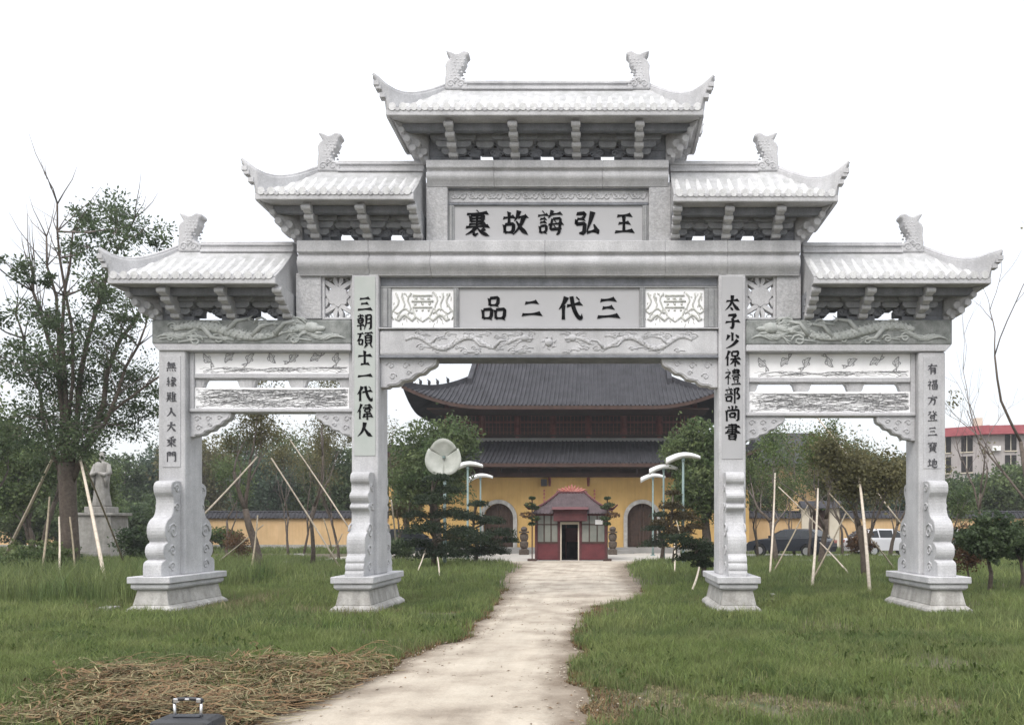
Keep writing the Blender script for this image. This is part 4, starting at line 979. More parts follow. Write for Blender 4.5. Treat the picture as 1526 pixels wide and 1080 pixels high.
    for X in sx_:
        for side in (1,-1):
            yb_ = y0 if side > 0 else y1
            if ref is None:
                m_ = MB(); m_.prism([(.02,-.0)]+[(-o_, t*hh) for t,o_ in out]+[(.02,hh-.004)], 'x', -.068, .068)
                for (t,o_) in ((.12,.17),(.34,.34),(.57,.50),(.80,.65)): m_.tube([(-.088,-o_+.02,t*hh),(.088,-o_+.02,t*hh)], .052, 10)
                ref_o = m_.build('bracket', M['stone'], None, bev=.006); COL.objects.unlink(ref_o); ref = ref_o
                bk = ref_o
            else: bk = ref.copy()
            link(bk, rt); bk.location = Vector((X, yb_, zb))-wloc(rt)
            if side < 0: bk.rotation_euler = (0,0,math.pi); bk.scale = (1,.5,1)
    # corner cloud brackets, reaching out diagonally to the eave corner
    for h,xe,xb,s in ((hl,Xe0,X0,-1),(hr,Xe1,X1,1)):
        if not h: continue
        w = abs(xe-xb)
        for side in (1,-1):
            m_ = MB()
            sc_ = [(0,0),(.18,-.02),(.27,.06),(.22,.13),(.34,.10),(.46,.18),(.44,.30),(.36,.34),(.48,.34),(.60,.42),(.58,.55),(.50,.58),(.64,.60),(.74,.70),(.72,.80),(.82,.86),(.90,1.0),(0,1.0)]
            n_ = len(sc_); th = .14; V = []
            for o_ in (-th, th):
                for a,b in sc_:
                    V.append((xb+s*a*w, (GY-side*(.12+a*(.62 if side > 0 else .3)))+o_*.8, zb+b*hh-.002))
            m_.add(V, [tuple(range(n_)), tuple(range(2*n_-1,n_-1,-1))]+[(i,(i+1)%n_,n_+(i+1)%n_,n_+i) for i in range(n_)])
            for (a,b,r) in ((.20,.06,.05),(.40,.24,.07),(.55,.48,.07),(.68,.72,.06),(.30,.45,.08),(.12,.25,.07)):
                yy = GY-side*(.12+a*(.62 if side > 0 else .3)); m_.tube([(xb+s*a*w, yy-.16, zb+b*hh),(xb+s*a*w, yy+.16, zb+b*hh)], r, 10)
            m_.build('cloud_bracket', M['stone'], rt, bev=.01)
    return rt
gate_roof(577,1047,664,969, 163,137, 237.5, True,True, (674,767,859,952), (556,111),(1064,114), (640,992), ((681,1),(952,-1)), 29, (690,943), .17, 'topmost tiled roof tier over the upper sign')
gate_roof(382,628,478,633, 288,258, 357.5, True,False, (467,545,621), (360,238),None, (452,633), ((492,1),), 15, (506,633.5), .20, 'middle left tiled roof tier')
gate_roof(1000,1247,998,1156, 291,258, 357.5, False,True, (1007,1083,1158), None,(1265,242), (999,1184), ((1142,-1),), 15, (998,1128), .20, 'middle right tiled roof tier')
gate_roof(163,432,266,440, 413,377, 475.8, True,False, (257,341,425), (147,371),None, (244,439), ((286,1),), 16, (303,440.5), .19, 'lowest left tiled roof tier')
gate_roof(1200,1475,1194,1374, 413,378, 475.8, False,True, (1208,1289,1375), None,(1494,374), (1195,1405), ((1357,-1),), 16, (1194.5,1342), .19, 'lowest right tiled roof tier')
#@@BACKGROUND
# ------------------------------------------------------------------ TREES
def leaves(name, P, size, m, parent, seed=1, stuff=True, asp=.5):
    r = np.random.default_rng(seed); n = len(P)
    a = r.normal(size=(n,3)); a /= np.linalg.norm(a,axis=1,keepdims=True)+1e-9
    b = np.cross(a, r.normal(size=(n,3))); b /= np.linalg.norm(b,axis=1,keepdims=True)+1e-9
    s = size*r.uniform(.55,1.4,(n,1)); c = np.cross(a,b)*s*.18
    V = np.stack([P-a*s, P+b*s*asp+c, P+a*s, P-b*s*asp+c], 1).reshape(-1,3)
    o = np_mesh(name, V, (np.arange(n)*4)[:,None]+np.arange(4)[None], m, parent)
    return o
def clump_pts(r, c, rad, n, nsub=26, sub=.32, fill=.12):
    """points on many small leafy clumps covering an ellipsoid"""
    c = np.array(c); rad = np.array(rad)
    d = r.normal(size=(nsub,3)); d /= np.linalg.norm(d,axis=1,keepdims=True)
    cen = c+d*rad*r.uniform(.35,.92,(nsub,1)); sr = rad.min()*sub*r.uniform(.6,1.45,nsub)
    i = r.integers(0,nsub,n); e = r.normal(size=(n,3)); e /= np.linalg.norm(e,axis=1,keepdims=True)
    P = cen[i]+e*(sr[i]*r.uniform(.55,1.05,n))[:,None]*np.array([1.15,1.15,.85])
    k = int(n*fill); e = r.normal(size=(k,3))*.5; P[:k] = c+e*rad*.7
    return P
def dense_tree(name, label, cat, X, Y, H, W, n, m, size, group=None, trunk=None, base=.12, seed=1, lobes=6, asp=.5, nsub=26):
    r = np.random.default_rng(seed); t = thing(name, label, cat, (X,Y,0), 0, group)
    tr = trunk or .03*H; mb = MB(); zb = H*base
    top = H*.75
    mb.tube([(X,Y,-.1),(X+.05,Y,zb),(X-.03*W,Y,H*.45),(X+.02*W,Y,top)], [tr*1.2,tr,tr*.6,tr*.2], 8)
    P = []
    for k in range(lobes):
        a = 2*math.pi*k/lobes+r.uniform(-.4,.4); q = r.uniform(.25,.5)
        z = zb+(H-zb)*r.uniform(.3,.72); c = (X+math.cos(a)*W*.5*q, Y+math.sin(a)*W*.5*q, z)
        mb.tube([(X,Y,z*.55),(c[0]*.5+X*.5,c[1]*.5+Y*.5,z*.85),c], [tr*.4,tr*.28,tr*.1], 5)
        P.append(clump_pts(r, c, (W*.30,W*.30,(H-zb)*.27), n//(lobes+1), nsub))
    P.append(clump_pts(r, (X,Y,zb+(H-zb)*.70), (W*.27,W*.27,(H-zb)*.30), n//(lobes+1), nsub))
    P = np.concatenate(P); P[:,2] = np.maximum(P[:,2], .1)
    mb.build('trunk', M['bark'], t, smooth=True)
    leaves('crown', P-np.array([X,Y,0]), size, m, t, seed, asp=asp)
    return t
def grown_tree(name, label, cat, X, Y, H, tr, m, leafsize, leafn, seed, spread=.55, depth=4, fork=(2,4), bare_p=.15, first=.3, cl=.35, barkm='bark', group=None, rate=.72, up=.35, asp=.5, bare_side=None):
    r = random.Random(seed); nr = np.random.default_rng(seed); t = thing(name, label, cat, (X,Y,0), 0, group)
    mb = MB(); tw = MB(); tips = []
    def grow(p, d, L_, rad, k):
        n = 4; pts = [p]; q = p
        for i in range(n):
            d = (d+Vector((r.gauss(0,.12),r.gauss(0,.12),r.gauss(.05,.08)))).normalized(); q = q+d*L_/n; pts.append(q)
        r2 = rad*.62; rr = [rad+(r2-rad)*i/n for i in range(n+1)]
        (mb if k >= depth-1 else tw).tube(pts, rr, 7 if k >= depth-1 else 4)
        if k <= 1:
            if r.random() > bare_p and not (bare_side and bare_side(q)): tips.append(q); tips.append(pts[2])
        if k == 0: return
        for c in range(r.randint(*fork)):
            a = r.uniform(0,2*math.pi); s = spread*r.uniform(.6,1.25)
            nd = (d+Vector((math.cos(a)*s, math.sin(a)*s, up*r.uniform(0,1)))).normalized()
            st = pts[-1] if c == 0 or r.random() < .5 else pts[r.randint(2,3)]
            grow(st, nd, L_*rate*r.uniform(.75,1.2), r2*r.uniform(.65,.9), k-1)
    grow(Vector((X,Y,-.05)), Vector((0,0,1)), H*first, tr, depth)
    mb.build('trunk', M[barkm], t, smooth=True)
    if tw.v: tw.build('branches', M[barkm if barkm != 'bark' else 'twig'], t, smooth=True, fixn=False, kind='stuff')
    if tips and leafn:
        T = np.array([tuple(p) for p in tips]); i = nr.integers(0,len(T),leafn); e = nr.normal(size=(leafn,3))
        P = T[i]+e*cl*nr.uniform(.3,1,(len(T),1))[i]
        leaves('crown', P-np.array([X,Y,0]), leafsize, m, t, seed, asp=asp)
    return t
# big leafy tree, far left
def limb_tree(name, label, X0, Y0, trunk, limbs, clusters, m, leafsize, dens, seed):
    r = random.Random(seed); nr = np.random.default_rng(seed); t = thing(name, label, 'tree', (X0,Y0,0))
    W3 = lambda x,y,dy=0: Vector((px(x,Y0), Y0+dy, pz(y,Y0)))
    mb = MB(); mb.tube([W3(x,y) for x,y,w in trunk], [w*.7/F*Y0/2 for x,y,w in trunk], 10)
    tw = MB(); nodes = []
    for k,(w0,pts) in enumerate(limbs):
        dy = r.uniform(-1.6,1.6); n = len(pts)
        P = [W3(x+r.uniform(-3,3),y,dy*i/(n-1)) for i,(x,y) in enumerate(pts)]; Q = []
        for a,b_ in zip(P[:-1],P[1:]):
            for u in (0,.5): Q.append(a.lerp(b_,u)+Vector((r.gauss(0,.05),r.gauss(0,.05),0)))
        Q.append(P[-1]); R_ = [w0*.5/F*Y0/2*(1-i/len(Q))**.8+.012 for i in range(len(Q))]
        mb.tube(Q, R_, 7); nodes += Q[2:]
        for q in Q[3:]:          # bare twigs
            for c in range(3):
                d = Vector((r.gauss(0,.5),r.gauss(0,.4),r.uniform(.2,1.1))).normalized()*r.uniform(.4,1.5); e = q+d
                tw.tube([q, q+d*.5+Vector((r.gauss(0,.05),0,.0)), e, e+d*.3+Vector((0,0,.15))], [.02,.014,.009,.004], 4)
                if r.random() < .5: tw.tube([q+d*.5, q+d*.8+Vector((r.gauss(0,.25),r.gauss(0,.2),.15))], [.01,.004], 3)
    P = []
    for (x,y,w) in clusters:
        c = W3(x,y,r.uniform(-1.7,1.7)); rr = w/F*Y0
        a = min(nodes, key=lambda q: (q-c).length+.6*max(0,q.z-c.z)*2); tw.tube([a, a.lerp(c,.5)+Vector((0,0,-.08)), c], [.035,.025,.012], 5)
        for k in range(max(6,int(w/2.3))):
            e = c+Vector((r.gauss(0,.72),r.gauss(0,.72),r.gauss(0,.6)))*rr; tw.tube([c.lerp(e,.1), e], [.012,.005], 3)
            n = int(dens*r.uniform(.6,1.4)); s_ = rr*.38*r.uniform(.6,1.4)
            P.append(np.array(e)+nr.normal(size=(n,3))*np.array([s_,s_,s_*.6]))
    mb.build('trunk', M['bark'], t, smooth=True); tw.build('branches', M['twig'], t, smooth=True, fixn=False, kind='stuff')
    leaves('crown', np.concatenate(P)-np.array([X0,Y0,0]), leafsize, M[m], t, seed); return t
limb_tree('camphor_tree', 'tall open-crowned dark green tree on the left, propped with poles', px(104,24.5), 24.5,
 [(106,865,40),(104,800,34),(101,740,32),(100,690,34)],
 [(14,[(95,720),(85,600),(66,500),(42,430),(28,390)]),(12,[(97,700),(90,560),(76,440),(66,350)]),(12,[(100,700),(98,560),(94,440),(108,345)]),
  (15,[(103,700),(112,560),(124,450),(138,370),(160,300)]),(15,[(106,710),(138,600),(162,500),(190,430),(226,380)]),(12,[(110,720),(150,630),(186,545),(208,480)]),
  (11,[(92,720),(62,620),(32,540),(8,460)]),(9,[(120,650),(170,600),(236,545)]),(8,[(100,640),(120,500),(118,400),(128,330)])],
 [(150,300,26),(178,318,24),(125,322,18),(210,362,28),(236,376,16),(152,378,20),(30,405,16),(52,412,14),(20,490,20),(38,545,26),(130,425,20),(195,440,22),(203,490,24),(170,520,28),(140,500,26),(100,480,22),(74,520,26),(112,560,36),(150,582,34),(72,590,32),(100,630,38),(150,640,32),(184,560,20),(58,640,28),(124,668,30),(90,560,26),(130,610,34),(60,470,18),(90,430,14),(160,460,20),(100,600,40),(60,560,28),(165,620,26),(85,650,36),(130,540,34),(150,345,16),(180,395,18)],
 'leaf_dark', .052, 78, 27)
T1b = grown_tree('camphor_tree', 'leafy tree cut by the left edge of the photo', 'tree', px(-4,27), 27, 9.6, .2, M['leaf_mid'], .08, 15000, 5, spread=.5, depth=5, fork=(2,3), bare_p=.2, first=.2, cl=.42, rate=.74, up=.35)
grown_tree('bare_tree', 'thin leafless young tree rising behind the big left tree', 'tree', px(62,30), 30, 11.5, .11, M['leaf_olive'], .07, 300, 31, spread=.33, depth=4, fork=(2,3), bare_p=.9, first=.30, cl=.3, rate=.74, up=.6)
grown_tree('bare_tree', 'leafless tree reaching in from the right edge', 'tree', px(1556,26), 26, 15.5, .11, M['leaf_olive'], .07, 60, 44, spread=.62, depth=4, fork=(2,3), bare_p=.95, first=.30, cl=.3, rate=.74, up=.4)
grown_tree('bare_tree', 'leafless sapling behind the outer right pillar', 'tree', px(1462,34), 34, 9.0, .09, M['leaf_olive'], .07, 120, 47, spread=.6, depth=4, fork=(2,3), bare_p=.95, first=.35, cl=.3, rate=.72, up=.3)
grown_tree('camphor_tree', 'leafy tree behind the big propped tree, lower crown', 'tree', px(48,33), 33, 8.2, .14, M['leaf_mid'], .075, 12000, 15, spread=.5, depth=5, fork=(2,3), bare_p=.15, first=.2, cl=.4, rate=.73, up=.35)
grown_tree('camphor_tree', 'leafy tree between the big propped tree and the statue', 'tree', px(178,41), 41, 7.6, .13, M['leaf_mid'], .085, 9000, 17, spread=.5, depth=5, fork=(2,3), bare_p=.15, first=.2, cl=.45, rate=.73, up=.35)
# saplings seen through the left bay
bay = [
 (388, 851, 7.2, .17, 'leaf_olive', 5200, 61, 'sparse brownish staked tree left in the left bay, with thick mottled trunk'),
 (466, 842, 7.8, .10, 'leaf_olive', 5200, 62, 'sparse staked tree right in the left bay, close to the inner pillar'),
 (430, 833, 6.8, .07, 'leaf_olive', 2200, 63, 'thin twiggy sapling between the two staked trees of the left bay'),
 (452, 829, 8.0, .07, 'leaf_olive', 900, 67, 'leafless twiggy sapling between the first and second staked trees of the left bay'),
 (318, 829, 7.2, .07, 'leaf_olive', 900, 68, 'leafless twiggy sapling just right of the outer left pillar'),
 (340, 834, 6.2, .08, 'leaf_mid', 3600, 64, 'thin tree beside the outer left pillar'),
 (505, 833, 6.5, .08, 'leaf_olive', 2600, 65, 'thin twiggy tree half hidden by the inner left pillar'),
 (590, 832, 6.0, .07, 'leaf_olive', 1500, 66, 'bare twiggy tree just right of the inner left pillar'),
]
for (x,yb,h,tr,m,n,sd_,lb) in bay:
    Y = gy(yb); grown_tree('young_tree', lb, 'tree', px(x,Y), Y, h*1.13, tr, M[m], .05, n, sd_, spread=.42, depth=5, fork=(2,3), bare_p=.25, first=.29, cl=.30, group='young trees planted on the lawn', rate=.74, up=.5)
bay2 = [
 (1157, 842, 7.6, .13, 'leaf_mid', 4200, 71, 'staked tree nearest the inner right pillar in the right bay'),
 (1222, 846, 7.8, .14, 'leaf_fresh', 6500, 72, 'green staked tree in the middle of the right bay'),
 (1290, 862, 6.6, .13, 'leaf_olive', 11000, 73, 'broad bushy olive-brown tree with a reddish trunk in the right bay'),
 (1205, 832, 8.4, .08, 'leaf_olive', 1500, 79, 'tall nearly leafless sapling left of the middle staked tree in the right bay'),
 (1270, 830, 8.2, .07, 'leaf_mid', 1800, 80, 'tall thin sapling rising behind the broad olive-brown tree'),
 (1326, 832, 6.8, .11, 'leaf_olive', 9000, 74, 'olive-brown tree partly behind the outer right pillar'),
 (1130, 833, 6.4, .08, 'leaf_olive', 1600, 75, 'bare twiggy tree beside the inner right pillar'),
 (1185, 829, 7.0, .09, 'leaf_mid', 4200, 76, 'slender tree behind the dark parked car'),
 (1255, 829, 6.6, .09, 'leaf_olive', 6500, 78, 'slender tree behind the middle staked trees of the right bay'),
 (1412, 834, 5.2, .09, 'leaf_mid', 2800, 77, 'small tree just right of the outer right pillar'),
]
for (x,yb,h,tr,m,n,sd_,lb) in bay2:
    Y = gy(yb); grown_tree('young_tree', lb, 'tree', px(x,Y), Y, h*1.13, tr, M[m], .055, n, sd_, spread=.45, depth=5, fork=(2,3), bare_p=.1, first=.23, cl=.36, group='young trees planted on the lawn', rate=.73, up=.45)
# round trees beside the hall
dense_tree('round_tree', 'large rounded green tree at the left front of the temple hall', 'tree', px(650,38), 38, 7.4, 5.3, 26000, M['leaf_mid'], .085, seed=81, lobes=7, base=.2, nsub=34)
dense_tree('round_tree', 'large rounded green tree at the right front of the temple hall', 'tree', px(1052,36), 36, 7.0, 4.6, 26000, M['leaf_mid'], .085, seed=82, lobes=7, base=.14, nsub=34)
dense_tree('round_tree', 'yellowish green tree behind the round disc lamp, against the hall', 'tree', px(606,41), 41, 5.8, 2.4, 9000, M['leaf_olive'], .08, seed=83, lobes=5, base=.2)
# cloud-pruned pines along the path
def niwaki(label, X, Y, pads, seed, m='leaf_pine', lean=0):
    pads = [(a,b_,c*.98) for a,b_,c in pads]
    r = np.random.default_rng(seed); t = thing('pruned_pine', label, 'tree', (X,Y,0), 0, 'cloud-pruned trees beside the path'); mb = MB()
    zs = sorted(p[1] for p in pads); zt = zs[-1]
    mb.tube([(X,Y,-.05),(X+.1+lean*.3,Y,zt*.3),(X-.08+lean*.6,Y,zt*.6),(X+lean,Y,zt)], [.10,.085,.06,.03], 7)
    P = []
    for (dx,z,w) in pads:
        dy = r.uniform(-.5,.5)*w; c = (X+dx, Y+dy, z)
        mb.tube([(X+lean*z/zt,Y,z*.86),(X+dx*.6,Y+dy*.5,z*.97),c], [.045,.035,.02], 5)
        n = int(2200*w*w+400); e = r.normal(size=(n,3)); e /= np.linalg.norm(e,axis=1,keepdims=True); e[:,2] = np.abs(e[:,2])*1.0-.25
        P.append(np.array(c)+e*np.array([w,w*.8,w*.52])*r.uniform(.45,1.2,(n,1))*(1+.25*np.sin(e[:,:1]*6+seed)*np.cos(e[:,1:2]*5)))
    mb.build('trunk', M['bark'], t, smooth=True); leaves('crown', np.concatenate(P)-np.array([X,Y,0]), .055, M[m], t, seed, asp=.35); return t
def pads_px(Xc, Y, L_): return [((x-CX)/F*Y-Xc, pz(y,Y), w/F*Y) for x,y,w in L_]
Xn = px(645,28.5); niwaki('cloud-pruned dark tree in front of the pole of the disc lamp', Xn, 28.5, pads_px(Xn,28.5,[(655,714,20),(668,732,22),(648,748,27),(622,768,18),(670,768,30),(640,790,34),(690,800,34),(618,812,24),(660,826,40),(628,742,10)]), 91)
Xn = px(708,33); niwaki('wider cloud-pruned tree between the left lamps and the left arch', Xn, 33, pads_px(Xn,33,[(712,752,16),(700,772,24),(730,778,22),(690,792,22),(745,796,24),(715,808,34),(760,806,14),(705,824,30),(735,822,26),(675,812,24)]), 92)
Xn = px(1003,30.5); niwaki('cloud-pruned tree with reddish brown pads beside the right lamps', Xn, 30.5, pads_px(Xn,30.5,[(1003,735,12),(1001,756,20),(1016,772,26),(984,780,16),(1012,792,22),(1035,786,16)]), 93, 'leaf_brown2')
Xn = px(1047,23.5); niwaki('low dark leaning cloud-pruned tree beside the inner right pedestal', Xn, 23.5, pads_px(Xn,23.5,[(1012,806,26),(1040,815,30),(1058,826,26),(1030,832,24),(1050,842,18)]), 94, 'leaf_pine', -.2)
Xn = px(985,36); niwaki('small dark cloud-pruned tree in front of the right arch', Xn, 36, pads_px(Xn,36,[(985,768,14),(978,788,18),(995,800,20),(975,812,20)]), 95)
# shrubs near the right edge
dense_tree('photinia_shrub', 'dark green shrub with a short trunk right of the outer right pedestal', 'shrub', px(1474,18.2), 18.2, 2.05, 1.85, 9000, M['leaf_dark'], .05, seed=101, trunk=.05, lobes=6, base=.25)
dense_tree('photinia_shrub', 'dark shrub at the right edge behind the reddish one', 'shrub', px(1522,19.5), 19.5, 1.9, 1.5, 6000, M['leaf_dark'], .05, seed=102, trunk=.05, base=.2)
dense_tree('red_shrub', 'thin upright reddish brown shrub behind the outer right pedestal', 'shrub', px(1441,21.5), 21.5, 1.85, 1.2, 2600, M['leaf_brown'], .045, seed=103, trunk=.03, base=.1)
dense_tree('red_shrub', 'round rust-coloured bush beside the white car in the right bay', 'shrub', px(1283,38.2), 38.2, 1.6, 1.6, 3000, M['leaf_brown'], .06, seed=104, trunk=.03, base=.05)
for k,(x,Y,h,w,m_,lb) in enumerate([(25,48,3.0,5,'leaf_dark','broad dark bush in front of the ochre wall at the far left edge'),(95,47,2.9,4,'leaf_mid','green bush in front of the ochre wall left of the statue pedestal'),(212,46,3.1,4,'leaf_dark','dark bush in front of the ochre wall just left of the outer left pillar'),(284,49,2.4,2.2,'leaf_mid','green bush at the left end of the left bay wall')]):
    dense_tree('hedge_shrub', lb, 'shrub', px(x,Y), Y, h, w, 5000, M[m_], .09, seed=120+k, trunk=.05, base=.02)
dense_tree('hedge_shrub', 'leafy green bush beyond the left bay by the ochre wall', 'shrub', px(330,50), 50, 1.7, 3.0, 4000, M['leaf_fresh'], .08, seed=105, trunk=.05, base=.02)
dense_tree('hedge_shrub', 'reddish weedy bush in front of the left ochre wall', 'shrub', px(355,36), 36, 1.5, 1.9, 1500, M['leaf_brown'], .05, seed=106, trunk=.02, base=.02)
dense_tree('hedge_shrub', 'low dark green bush left of the first niwaki', 'shrub', px(596,34), 34, 1.2, 1.5, 2500, M['leaf_dark'], .06, seed=107, trunk=.03, base=.02)
dense_tree('hedge_shrub', 'dark leafy undergrowth bush below the statue on the left', 'shrub', px(205,33), 33, 1.7, 2.0, 4000, M['leaf_dark'], .07, seed=108, trunk=.03, base=.02)
dense_tree('hedge_shrub', 'undergrowth bush around the foot of the big left tree', 'shrub', px(50,24), 24, 1.3, 3.0, 6000, M['leaf_mid'], .055, seed=109, trunk=.03, base=.02)
# tall weeds near the foot of the big left tree
tag(blades('weeds', 16000, (-17,-9.6), (15.5,24), .75, .008, M['grass'], seed=31), 'tall dark weeds round the poles of the big left tree', 'weeds', kind='stuff')
tag(blades('weeds', 2200, (-9.8,-6.8), (13.9,17), .26, .006, M['grass2'], seed=32, keep=gkeep), 'dry weeds round the outer left pedestal', 'weeds', kind='stuff')
tag(blades('weeds', 700, (-5.5,-3.7), (13.6,14.3), .30, .006, M['grass2'], seed=33, keep=gkeep), 'dry weeds at the foot of the inner left pedestal', 'weeds', kind='stuff')
tag(blades('weeds', 2000, (1.9,7.2), (13.6,14.15), .26, .006, M['grass'], seed=34, keep=gkeep), 'weeds at the foot of the right pedestals', 'weeds', kind='stuff')
# tree line behind the walls
bg = [(-30,72,655,9),(45,66,668,8),(120,74,660,9),(185,62,668,7),(232,70,655,8),(300,66,640,8),(350,74,630,9),(405,64,655,8),(455,70,642,8),(505,62,655,7),(548,72,665,8),(595,66,690,6),
      (1105,64,650,7),(1150,74,640,8),(1205,66,660,7),(1262,72,655,8),(1320,62,668,7),(1372,70,680,7),(1415,60,705,6),(1455,66,700,7),(1495,60,690,7),(1545,66,680,8)]
ms = ['leaf_dark','leaf_blue','leaf_mid','leaf_dark','leaf_blue','leaf_olive']
wd = ['dark','grey-green','mid-green','deep green','bluish green','olive']
where = ['at the far left edge','left of the big propped tree','behind the big propped tree','above the stone statue','just left of the outer left pillar','at the left of the left bay','left of centre in the left bay','in the middle of the left bay','right of centre in the left bay','beside the inner left pillar in the left bay','just right of the inner left pillar','left of the round hall tree',
 'beside the inner right pillar in the right bay','left in the right bay','left of centre in the right bay','in the middle of the right bay','right of centre in the right bay','behind the outer right pillar','just right of the outer right pillar','below the red-roofed building, left','below the red-roofed building, right','at the far right edge']
for k,(x,Y,yt,w) in enumerate(bg):
    H = pz(yt,Y); dense_tree('background_tree', f'{wd[k%6]} far bushy tree {where[k]}', 'tree', px(x,Y), Y, H*1.03, w, 9000, M[ms[k%6]], .15, 'trees in the far tree line', seed=200+k, lobes=7, base=.05)
for k,(x,Y,yt,w) in enumerate([(20,46,700,5),(85,50,690,5),(150,47,712,4.5),(245,50,720,5)]):
    dense_tree('background_tree', ['leafy tree at the left edge in front of the tree line','leafy tree behind the trunk of the big left tree','bushy tree directly behind the stone statue','bushy tree right of the stone statue'][k], 'tree', px(x,Y), Y, pz(yt,Y), w, 8000, M[['leaf_mid','leaf_dark','leaf_mid','leaf_dark'][k]], .11, 'trees on the left behind the statue', seed=240+k, lobes=7, base=.03)
# far wood that closes the horizon
r = np.random.default_rng(9); n = 60000
X_ = r.uniform(-130,150,n); hh = 7.5+1.8*np.sin(X_*.21)+1.2*np.sin(X_*.53+1)+.8*np.sin(X_*1.3)
P = np.stack([X_, 100+r.uniform(-3,4,n), r.uniform(0,1,n)**.8*hh], 1)
tag(leaves('far_wood', P, .5, M['leaf_blue'], None, 9), 'far hazy belt of woodland closing the view', 'woodland', kind='stuff')

# ------------------------------------------------------------------ support poles
def pole(label, a, b, r=.035, m='pole'):
    """a, b: (px, py, depth)"""
    A = Vector((px(a[0],a[2]), a[2], pz(a[1],a[2]))); B = Vector((px(b[0],b[2]), b[2], max(-.02, pz(b[1],b[2]))))
    mb = MB(); d = B-A; pts = [A+d*t+Vector((math.sin(t*3)*.03, 0, 0)) for t in (0,.25,.5,.75,1)]
    off = Vector((B.x,B.y,0)); r *= .8; mb.tube(pts, [r*.8,r*.87,r*.95,r,r*1.05], 7)
    o = mb.build('support_pole', M[m], None, smooth=True, at=off); tag(o, label, 'pole', 'timber poles propping the trees')
G = gy
pole('long pole leaning from the big left tree down to the left edge', (96,645,24.5), (-4,850,G(850)), .06)
pole('pale pole leaning right from the big left tree in front of the statue', (116,668,24.5), (160,886,G(886)), .055)
pole('thin dark pole from the big left tree to the right of the statue', (117,670,24.5), (186,842,G(842)), .04, 'poledark')
pole('short stake left of the trunk of the big left tree', (74,740,24), (60,868,G(868)), .04, 'poledark')
pole('short pale stake against the trunk of the big left tree', (88,770,23.6), (87,872,G(872)), .035)
pole('short stake right of the trunk of the big left tree', (104,770,23.8), (112,866,G(866)), .035, 'poledark')
pole('long pole from the left bay tree down left towards the outer pillar', (384,680,28), (295,775,26.5), .04)
pole('pale pole from the left bay tree down right to the inner pedestal', (404,682,28), (508,848,G(848)), .04)
pole('short pale pole low in the left bay', (392,782,28.5), (318,842,G(842)), .035)
pole('dark upright prop beside the mottled trunk in the left bay', (384,768,28), (373,856,G(856)), .04, 'poledark')
pole('pole from the right tree of the left bay to the inner left pillar', (432,655,30), (522,790,29), .035)
pole('dark prop right of the second trunk in the left bay', (482,772,31), (494,818,31), .035, 'poledark')
pole('thin pale pole crossing low beside the inner left pillar', (510,795,31), (492,828,32), .03)
pole('pale pole standing right of the inner left pillar', (583,745,32), (592,838,G(838)), .045)
pole('short stake under the cloud-pruned tree left of the path', (635,815,29), (618,860,G(860)), .03)
pole('pale green short post under the disc lamp tree', (652,830,26), (654,868,G(868)), .03)
pole('white upright pole nearest the inner right pillar in the right bay', (1155,705,31), (1147,858,G(858)), .045)
pole('white upright pole in the middle of the right bay', (1219,728,28), (1210,876,G(876)), .05)
pole('thick white pole in front of the reddish trunk in the right bay', (1279,700,24), (1296,884,G(884)), .055)
pole('long thin diagonal pole high in the right bay reaching the outer pillar', (1200,600,27), (1358,800,26), .035)
pole('dark crossing pole from the middle tree down left in the right bay', (1260,765,27), (1208,868,G(868)), .035, 'poledark')
pole('dark crossing pole by the dark car in the right bay', (1204,752,32), (1150,856,G(856)), .035, 'poledark')
pole('diagonal pole from the first tree down right past the dark car', (1160,725,32), (1235,800,31), .035)
pole('diagonal pale pole ending in the grass in the middle of the right bay', (1222,808,29), (1270,860,G(860)), .035)
pole('dark diagonal pole from the middle tree to the reddish trunk', (1236,735,28), (1282,790,27), .035, 'poledark')
pole('pale diagonal pole behind the thick white pole down to the outer pedestal', (1296,800,26), (1336,852,G(852)), .035)
pole('short pale stake right of the lamp row under the pruned tree', (1004,795,30), (1005,856,G(856)), .035)
pole('short leaning white stake beside the inner right pedestal', (1042,845,22), (1028,886,G(886)), .04)
pole('thin slanting stake in the reddish pruned tree', (1008,775,30), (1014,808,30), .03)

# ------------------------------------------------------------------ TEMPLE HALL
TX = px(848,48)
hall = thing('temple_hall', 'two-storey temple hall with grey tiled roofs and ochre walls seen through the gate', 'temple', (TX,54,0))
# base steps
q = MB(); q.box(TX-13, TX+13, 47.0, 62, -.1, .35); q.build('stone_base', M['asphalt'], hall)
q = MB(); q.box(TX-4, TX+4, 46.2, 46.997, -.1, .22); q.build('step', M['asphalt'], hall)
def wall_with_arches(x0, x1, y0, y1, z0, z1, arches, m):
    """front wall split into strips with round arched openings"""
    mb = MB(); xs = [x0]
    for c,w,h in arches: xs += [c-w, c+w]
    xs.append(x1)
    for i in range(0,len(xs),2): mb.box(xs[i], xs[i+1], y0, y1, z0, z1)
    for c,w,h in arches:
        n = 14; pts = [(c+w*math.cos(math.pi*k/n), z0+h-w+w*math.sin(math.pi*k/n)) for k in range(n+1)]
        mb.prism([(c+w,z1),(c-w,z1)]+pts[::-1], 'y', y0+.001, y1-.001)
    return mb.build('front_wall', m, hall)
Zw0, Zw1 = .35, pz(711,48)
AR = [(px(743,48), .92, 2.72), (px(957,48), .92, 2.72)]
AR3 = [AR[0], (TX, 1.3, 3.0), AR[1]]
wall_with_arches(TX-11.2, TX+11.2, 48, 48.5, Zw0, Zw1, AR3, M['yellow'])
